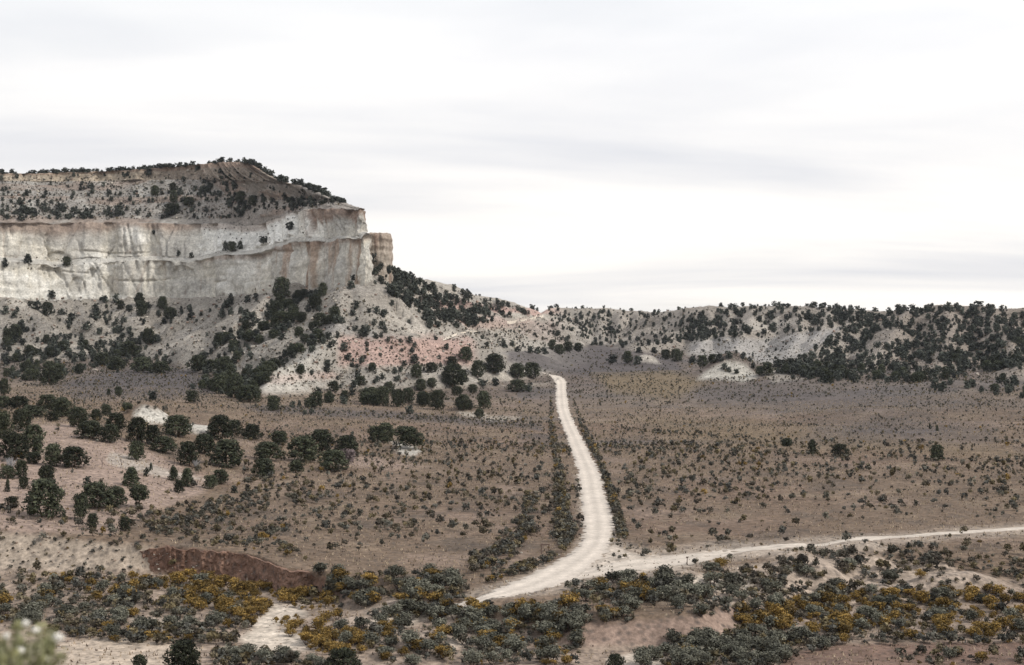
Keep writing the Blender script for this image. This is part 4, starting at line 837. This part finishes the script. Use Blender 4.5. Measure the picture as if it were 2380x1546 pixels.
# ------------------------------------------------------------------ shrubs
SZ = [  # polygon, sagebrush count, rabbitbrush count, width range (m), where
 ([(0,1338),(350,1352),(600,1400),(590,1470),(540,1500),(300,1490),(150,1480),(0,1430)], 300, 26, .9, 2.0, 'on the floor of the wash, lower left'),
 ([(310,1350),(470,1345),(600,1378),(632,1420),(560,1448),(470,1430),(390,1395)], 14, 85, 1.0, 2.1, 'in the long yellow band below the red cut bank'),
 ([(120,1345),(330,1335),(330,1400),(60,1400)], 10, 26, .9, 1.8, 'among grey sagebrush at the foot of the pale slumped bank'),
 ([(580,1365),(760,1378),(795,1415),(720,1425),(640,1395)], 10, 34, 1.0, 2.0, 'between the red cut bank and the sandy wash'),
 ([(730,1332),(1080,1340),(1090,1385),(1050,1440),(860,1435),(760,1400)], 120, 22, .9, 2.2, 'left of where the road drops into the wash'),
 ([(740,1440),(1000,1415),(1350,1400),(1350,1550),(900,1550),(840,1500)], 170, 50, .9, 2.2, 'in the brush below the road bend, bottom centre'),
 ([(1180,1410),(1480,1405),(1470,1450),(1330,1455),(1180,1440)], 34, 8, .9, 2.0, 'on the slope between the road bend and the bare brown bank'),
 ([(640,1440),(700,1440),(700,1480),(645,1480)], 0, 7, 1.2, 2.0, 'standing in the pale sand of the wash'),
 ([(705,1465),(850,1480),(880,1520),(800,1530),(710,1520)], 4, 42, 1.0, 2.0, 'in the orange patch right of the sandy wash'),
 ([(1310,1368),(1420,1345),(1560,1345),(1680,1322),(1720,1370),(1640,1400),(1500,1402),(1330,1402)], 90, 16, 1.0, 2.4, 'along the lower edge of the road junction'),
 ([(1480,1400),(1700,1325),(1950,1285),(2120,1268),(2200,1300),(2130,1360),(1800,1420),(1600,1440)], 210, 8, .9, 2.0, 'on the eroded mounds below the side track'),
 ([(2150,1300),(2380,1300),(2420,1370),(2150,1365)], 60, 3, .8, 1.7, 'on the dark broken ground at the right edge'),
 ([(1700,1430),(1900,1380),(2350,1375),(2400,1480),(2000,1490),(1720,1455)], 120, 170, .9, 2.0, 'in the dark orange thicket of the right-hand wash'),
 ([(1560,1492),(1760,1465),(1960,1490),(1900,1520),(1780,1555),(1480,1555)], 170, 6, .9, 2.0, 'on the sage-covered hump at the bottom edge, right of centre'),
 ([(1800,1485),(2400,1478),(2400,1500),(1820,1502)], 46, 8, .8, 1.6, 'in the thin line bordering the red flat, bottom right'),
 ([(2080,1520),(2420,1510),(2420,1555),(2060,1555)], 26, 3, .8, 1.6, 'on the red flat in the bottom right corner'),
 ([(500,1505),(600,1520),(850,1555),(480,1555)], 60, 4, .8, 1.7, 'along the near side of the sandy wash, bottom edge'),
 ([(120,1475),(540,1480),(560,1500),(320,1500)], 40, 3, .8, 1.6, 'bordering the pale bare ground, lower left'),
 ([(1280,900),(1290,1000),(1310,1100),(1322,1200),(1340,1240),(1310,1285),(1290,1240),(1290,1100),(1275,1000)], 560, 22, .8, 1.7, 'in the sage strip along the left verge of the road'),
 ([(1220,1150),(1250,1150),(1240,1240),(1180,1320),(1090,1335),(1100,1300),(1200,1250)], 170, 2, .9, 1.8, 'in the second sage strip left of the road'),
 ([(1120,1345),(1200,1320),(1290,1290),(1310,1300),(1230,1335),(1140,1362)], 70, 8, .7, 1.6, 'on the inner side of the road bend'),
 ([(1322,900),(1330,920),(1370,1010),(1405,1080),(1440,1190),(1458,1250),(1436,1250),(1422,1180),(1395,1090),(1352,1010)], 460, 20, .8, 1.6, 'in the sage strip along the right verge of the road'),
 ([(330,1195),(560,1150),(600,1100),(720,1110),(560,1200),(420,1260),(340,1240)], 200, 2, .7, 1.6, 'on the slope below the hillock junipers'),
 ([(420,1255),(640,1250),(720,1310),(600,1275),(430,1262)], 60, 3, .7, 1.5, 'on top of the red cut bank'),
 ([(760,1050),(860,1050),(1000,1075),(1120,1088),(1000,1080),(860,1065)], 60, 1, .7, 1.4, 'along the low step in the middle of the plain'),
 ([(1380,1034),(1560,1044),(1800,1054),(2100,1066),(2400,1078),(2400,1084),(2100,1072),(1800,1060),(1560,1050),(1380,1041)], 150, 2, .8, 1.5, 'along the low terrace edge across the right-hand plain'),
 ([(1360,985),(1500,1000),(1700,1010),(1850,1035),(1700,1020),(1500,1010)], 110, 1, .8, 1.5, 'in the drift right of the road, mid plain'),
 ([(590,942),(900,960),(1255,982),(1255,996),(900,974),(600,955)], 260, 1, .8, 1.5, 'in the grey sage band below the spur'),
 ([(1180,1205),(1235,1205),(1225,1260),(1150,1265)], 30, 0, .8, 1.5, 'on the flat left of the road bend'),
 ([(0,1235),(360,1255),(370,1335),(0,1330)], 70, 3, .3, .9, 'on the pale slumped bank at the left edge'),
 ([(1430,1265),(1490,1268),(1500,1278),(1440,1280)], 14, 0, .3, .8, 'on the junction apron'),
 ([(1360,1300),(1400,1300),(1520,1318),(1380,1335)], 24, 0, .2, .5, 'on the bare apron inside the junction'),
]
road_poly = ML + MR[::-1]; side_poly = SL + SR[::-1]
def on_road(x, y): return in_poly(x, y, road_poly) or (x > 1424 and in_poly(x, y, side_poly))
sage, rabb = [], []
def widen(poly, n):
    q = [((x+240) if x >= 2350 else (x-120) if x <= 0 else x, y) for x, y in poly]
    ar = lambda p: abs(sum(p[i-1][0]*p[i][1]-p[i][0]*p[i-1][1] for i in range(len(p))))
    return q, ar(q)/ar(poly)
for q_, (poly, ns, nr_, w0, w1, where) in enumerate(SZ):
    poly, k_ = widen(poly, ns); ns, nr_ = int(ns*k_), int(nr_*k_)
    if q_ < 18: ns, nr_, w0, w1 = int(ns*1.7), int(nr_*1.4), w0*.7, w1*1.1
    for kind, n in (('s', ns), ('r', nr_)):
        for _ in range(n):
            x, y = rand_in(poly)
            if on_road(x, y): continue
            if kind == 's' and q_ != 1 and in_poly(x, y, SZ[1][0]) and rnd.random() < .7: continue
            c = cast(x, y)
            if c is None or c[1].z < 0.5: continue
            mi, mj = min(NR-1, np.searchsorted(rowsY, c[0].y)), min(NC-1, np.searchsorted(colsX, x))
            if moundm[mi, mj] > .5 and rnd.random() < .75: continue
            w = w0+(w1-w0)*rnd.random()**1.6; h = w*rnd.uniform(.55, .85)
            (sage if kind == 's' else rabb).append((c[0], w, h, where, x, y))
# plain: random over the land, thicker in drifts
def open_plain(n, y0, y1, w0, w1, thr):
    k = 0
    xs = rng.random(n)*2860-200; ys = np.sqrt(rng.random(n)*(y1*y1-y0*y0)+y0*y0)
    wx = (xs-CX)*ys/F
    dens = fbm(wx/22, ys/30, octv=3, seed=210)*0.9+fbm(wx/70, ys/90, octv=2, seed=211)*0.6
    for x, Y, X, d in zip(xs, ys, wx, dens):
        if d < thr-0.9*rnd.random(): continue
        z = drop(X, Y); px, py = CX+X*F/Y, CY-(z-CZ)*F/Y
        if py > 1335 or py < 800 or on_road(px, py): continue
        if px < 560 and 960 < py < 1180 and rnd.random() < .8: continue
        if 1790 < px < 2230 and 1020 < py < 1085 and rnd.random() < .6: continue
        if 1440 < px < 1950 and 1180 < py < 1285 and rnd.random() < .75: continue
        i = min(NR-1, np.searchsorted(rowsY, Y)); j = min(NC-1, np.searchsorted(colsX, px))
        if hillmask[i, j] > .5 and rnd.random() < .6: continue
        if bank_face[i, j] > .3 or TC[i, j].mean() > .44: continue
        w = w0+(w1-w0)*rnd.random()**1.9
        (rabb if rnd.random() < .025 else sage).append((Vector((X, Y, z)), w, w*rnd.uniform(.65, .95), 'scattered over the open plain', px, py))
open_plain(9000, 200, 420, .5, 1.9, .2)
open_plain(22000, 400, 800, .4, 1.15, .05)
open_plain(9000, 600, 1050, .7, 1.6, -.2)
for poly, n in (([(0,700),(480,695),(640,665),(790,670),(1000,780),(1080,835),(900,905),(640,900),(480,850),(380,850),(160,870),(0,880)], 2600), ([(862,640),(1000,660),(1250,726),(1330,800),(1080,815),(1000,770)], 1100),
                 ([(1275,720),(1640,716),(2380,716),(2380,880),(2000,893),(1790,852),(1600,825),(1450,810),(1290,795)], 2600), ([(0,412),(540,390),(700,436),(800,476),(600,510),(0,512)], 3400), ([(470,520),(700,500),(715,548),(600,575),(480,600)], 120), ([(0,600),(300,600),(300,615),(0,640)], 60)):
    for _ in range(n):
        x, y = rand_in(poly); c = cast(x, y)
        if c is None or c[1].z < 0.25: continue
        w = .5+1.1*rnd.random()**2; sage.append((c[0], w, w*.8, 'on the slopes', x, y))
print('shrubs', len(sage), len(rabb), round(time.time()-T0, 1))
def split(items, n): 
    o = sorted(items, key=lambda q: -(q[1]/q[0].y)*(1 if -10 < q[4] < 2390 else .01)); return o[:n], o[n:]
sI, sR = split(sage, 300); rI, rR = split(rabb, 300)
def place(items, protos, name, word, cat):
    for loc, w, h, where, x, y in items:
        b = link(name, rnd.choice(protos), None, loc-Vector((0, 0, .04)), f'{word} {where}', cat, f'{cat} {where}')
        b.rotation_euler = (0, 0, rnd.uniform(0, 6.28)); b.scale = (w*1.18, w*1.18, h*1.25)
place(sI, SAGE, 'sagebrush', 'grey-green sagebrush', 'sagebrush')
place(rI, RAB, 'rabbitbrush', 'ochre-yellow rabbitbrush', 'rabbitbrush')
BPn = [bush_arrays(1000+i, 8, 9, 0.165) for i in range(8)]; BPf = [bush_arrays(1100+i, 5, 4, 0.26) for i in range(8)]
def tint(): return rnd.choice([(1, 1, 1), (1.15, 1.12, 1.05), (.9, .92, .96), (1.2, 1.05, .85), (.8, .72, .68), (1.3, 1.1, .75)])
scatter_mesh([(q[0], q[1]*1.05, q[2]*1.25, tint()) for q in sR if q[0].y < 305], BPn, 'sagebrush_scrub', M_sageS, 'grey sagebrush scattered over the near plain and wash', 'sagebrush')
BPt = [bush_arrays(1200+i, 4, 4, 0.30) for i in range(8)]
scatter_mesh([(q[0], q[1]*1.05, q[2]*1.25, tint()) for q in sR if q[0].y >= 560], BPt, 'sagebrush_scrub', M_sageS, 'faint low brush speckling the far flats and slopes', 'sagebrush')
scatter_mesh([(q[0], q[1]*1.05, q[2]*1.25, tint()) for q in sR if 305 <= q[0].y < 560], BPf, 'sagebrush_scrub', M_sageS, 'low sagebrush dotting the middle and far plain', 'sagebrush')
if rR: scatter_mesh([(q[0], q[1]*1.05, q[2]*1.25, (2.0, 1.35, .5)) for q in rR], BPn, 'rabbitbrush_scrub', M_sageS, 'yellow-brown rabbitbrush dotted among the sagebrush', 'rabbitbrush')

def grass(n, y0, y1):
    x = rng.random(n)*2760-160; Y = np.sqrt(rng.random(n)*(y1*y1-y0*y0)+y0*y0)
    ri = np.clip(np.searchsorted(rowsY, Y)-1, 0, NR-2); ci = np.clip(np.searchsorted(colsX, x)-1, 0, NC-2)
    tr = (Y-rowsY[ri])/(rowsY[ri+1]-rowsY[ri]); tcx = (x-colsX[ci])/(colsX[ci+1]-colsX[ci])
    z = (H[ri, ci]*(1-tcx)+H[ri, ci+1]*tcx)*(1-tr)+(H[ri+1, ci]*(1-tcx)+H[ri+1, ci+1]*tcx)*tr
    X = (x-CX)*Y/F; py = CY-(z-CZ)*F/Y
    keep = (hillmask[ri, ci] < .4) & (bank_face[ri, ci] < .2) & (TC[ri, ci].mean(-1) < .36) & (fbm(X/12, Y/16, octv=3, seed=230) > -.35+.5*rng.random(n)-.25)
    keep &= (poly_sdf(x, py, road_poly) > 2) & ((x < 1400) | (poly_sdf(x, py, side_poly) > 1.5))
    X, Y, z = X[keep], Y[keep], z[keep]; n = len(X); Vv = []; Cc = []
    for k in range(2):
        a = rng.random(n)*6.28; w = .06+.09*rng.random(n); h = .18+.28*rng.random(n)**2; lx_ = (rng.random(n)-.5)*.3; ly_ = (rng.random(n)-.5)*.3
        bx, by = X+.12*np.cos(a*1.7), Y+.12*np.sin(a*1.7)
        Vv.append(np.stack([np.stack([bx-w*np.cos(a), by-w*np.sin(a), z-.03], -1), np.stack([bx+w*np.cos(a), by+w*np.sin(a), z-.03], -1), np.stack([bx+lx_, by+ly_, z+h], -1)], 1))
        c = np.where(rng.random((n, 1)) < .72, np.array([[.36, .285, .205]]), np.array([[.13, .10, .082]]))*(.75+.5*rng.random((n, 1)))
        Cc.append(np.repeat(c[:, None], 3, 1))
    Vv = np.concatenate(Vv).reshape(-1, 3); Cc = np.concatenate(Cc).reshape(-1, 3)
    link('dry_grass', mk_mesh('dry_grass', Vv, np.arange(len(Vv)).reshape(-1, 3), [M_grass], False, Cc), label='straw-coloured dry grass tufts between the shrubs', cat='grass', kind='stuff')
M_grass = mat_ground('straw', (2.0,), (0.1,), bump=0)
grass(98000, 143, 600)

# ------------------------------------------------------------------ small things
c = cast(803, 1092); b = link('bare_shrub', BARE, None, c[0], 'leafless mauve-grey shrub beside a round juniper, mid left', 'shrub'); b.scale = (5.5, 4.5, 5.6)
def snag(px, py, hpx, seed, label, mat=M_dead):
    loc = cast(px, py)[0]; s = hpx*loc.y/F; r = random.Random(seed); o = link('dead_snag', None, None, loc, label, 'dead tree')
    pts = [np.array((0, 0, -.2)), np.array((.05*s, 0, .5*s)), np.array((0.0, 0, s))]
    link('trunk', mk_mesh('trunk', *limbed(pts, [.07*s*.5, .045*s*.5, .012*s]), [mat], True), o)
    for k in range(5):
        h = (.35+.12*k)*s; a = r.uniform(0, 6.28); d = s*r.uniform(.14, .3)
        link('branch', mk_mesh('branch', *limbed([np.array((.04*s, 0, h)), np.array((d*.6*math.cos(a), d*.6*math.sin(a), h+.1*s)), np.array((d*math.cos(a), d*math.sin(a), h+.28*s))], [.018*s, .012*s, .005*s]), [mat], True), o)
snag(237, 1086, 22, 1, 'thin dark dead trunk standing on the bare pink slope'); snag(281, 1088, 20, 2, 'shorter dark dead trunk right of another dead trunk')
snag(404, 1084, 28, 3, 'forked dark dead tree below the hillock junipers')
def silver_bush(px, py, w, h, label):
    loc = cast(px, py)[0]; s = loc.y/F; r = np.random.default_rng(5); parts = []
    for k in range(70):
        a = r.random()*6.28; t = r.random(); e = np.array([.5*math.cos(a)*t*w*s, .5*math.sin(a)*t*w*s, h*s*(.6+.4*r.random())])
        m = e*np.array([.55, .55, .5]); parts.append(limbed([np.zeros(3)-np.array([0, 0, .15]), m, e], [.05, .035, .015]))
    link('silver_dead_shrub', mk_mesh('silver_dead_shrub', *join(parts), [M_silver], True), None, loc, label, 'dead shrub')
silver_bush(26, 1092, 34, 30, 'silvery dead shrub among the junipers at the left edge'); silver_bush(456, 1088, 22, 20, 'silvery dead shrub below the hillock junipers')
def boxm(name, x0, x1, y0, y1, z0, z1, mat, parent):
    V = [(x, y, z) for z in (z0, z1) for y in (y0, y1) for x in (x0, x1)]
    return link(name, mk_mesh(name, V, [[0, 2, 3, 1], [4, 5, 7, 6], [0, 1, 5, 4], [2, 6, 7, 3], [0, 4, 6, 2], [1, 3, 7, 5]], [mat]), parent)
loc = cast(1267, 1288)[0]; o = link('wooden_frame', None, None, loc, 'small dark timber frame of two posts and a crossbar left of the road bend', 'sign frame')
boxm('post', -.62, -.50, -.06, .06, -.3, 1.35, M_post, o); boxm('post', .50, .62, -.06, .06, -.3, 1.35, M_post, o); boxm('crossbar', -.68, .68, -.085, .085, 1.352, 1.50, M_post, o)
loc = cast(1597, 1313)[0]; o = link('marker_post', None, None, loc, 'short dark marker post with a small top piece beside the side track', 'post')
boxm('post', -.055, .055, -.05, .05, -.3, 1.0, M_post, o); boxm('top_piece', -.15, .15, -.07, .07, 1.002, 1.16, M_post, o)

# pale dry air between the camera and the hills
hm = bpy.data.materials.new('air'); hm.use_nodes = True; hn = hm.node_tree.nodes; hn.clear()
ho = hn.new('ShaderNodeOutputMaterial'); hv = hn.new('ShaderNodeVolumePrincipled'); hm.node_tree.links.new(hv.outputs[0], ho.inputs['Volume'])
hv.inputs['Color'].default_value = (0.86, 0.90, 1.0, 1); hv.inputs['Density'].default_value = 0.00003; hv.inputs['Anisotropy'].default_value = 0.3
hz = boxm('haze', -1400, 1400, -60, 1800, -16, 170, hm, None); hz['kind'] = 'stuff'; hz['label'] = 'thin pale haze filling the valley air'

# flowering shrub close to the lens, lower left corner
def near_shrub():
    Y = 4.6; x0, _, _ = P(40, 1546, Y); g = drop(x0, Y); o = link('flowering_shrub', None, None, (x0, Y, g), 'blurred pale green shrub with white flower heads, close by in the lower left corner', 'shrub')
    r = np.random.default_rng(3); top = P(0, 1425, Y)[2]-g
    M_st = mat_plain('pale_stem', (0.42, 0.42, 0.27), var=.2); M_lf = mat_leaf('pale_leaf', (0.17, 0.18, 0.075), (0.40, 0.38, 0.19), 20); M_fl = mat_plain('white_flower', (0.85, 0.82, 0.75), var=.06)
    st, lf, tips = [], [], []
    for k in range(60):
        a = r.random()*6.28; d = 0.16*math.sqrt(r.random()); h = top-0.30*d-.10*r.random(); e = np.array([d*math.cos(a)*1.1, d*math.sin(a), h])
        m = e*np.array([.35, .35, .55]); st.append(limbed([np.array([.02*math.cos(a), .02*math.sin(a), -.1]), m, e], [.006, .004, .002])); tips.append(e)
        for q in range(16):
            t = .5+.5*r.random(); p = m+(e-m)*(2*t-1) if t > .5 else m; lf.append((p[0], p[1], p[2], .02, .02, .02))
    link('stems', mk_mesh('stems', *join(st), [M_st], True), o)
    link('foliage', mk_mesh('foliage', *leaves(lf, 5, .014, r), [M_lf]), o)
    for px, py, s in ((60, 1450, 18), (82, 1464, 15), (136, 1482, 21), (15, 1478, 14), (48, 1512, 16), (106, 1530, 14)):
        p = P(px, py, Y-.05); q = np.array(p)-np.array([x0, Y, g]); rr = s*.5*Y/F
        v, f = leaves([(q[0], q[1], q[2], rr, rr, rr*.8)], 90, rr*.55, r, .5)
        fl = link('flower_head', mk_mesh('flower_head', v, f, [M_fl]), o)
        s2 = link('flower_stem', mk_mesh('flower_stem', *limbed([np.array([0, 0, .2]), q*np.array([.5, .5, .8]), q], [.004, .003, .002]), [M_st], True), fl)
near_shrub()
print('tris', sum(len(me.loops)-2*len(me.polygons) for me in bpy.data.meshes))
print('done', round(time.time()-T0, 1))
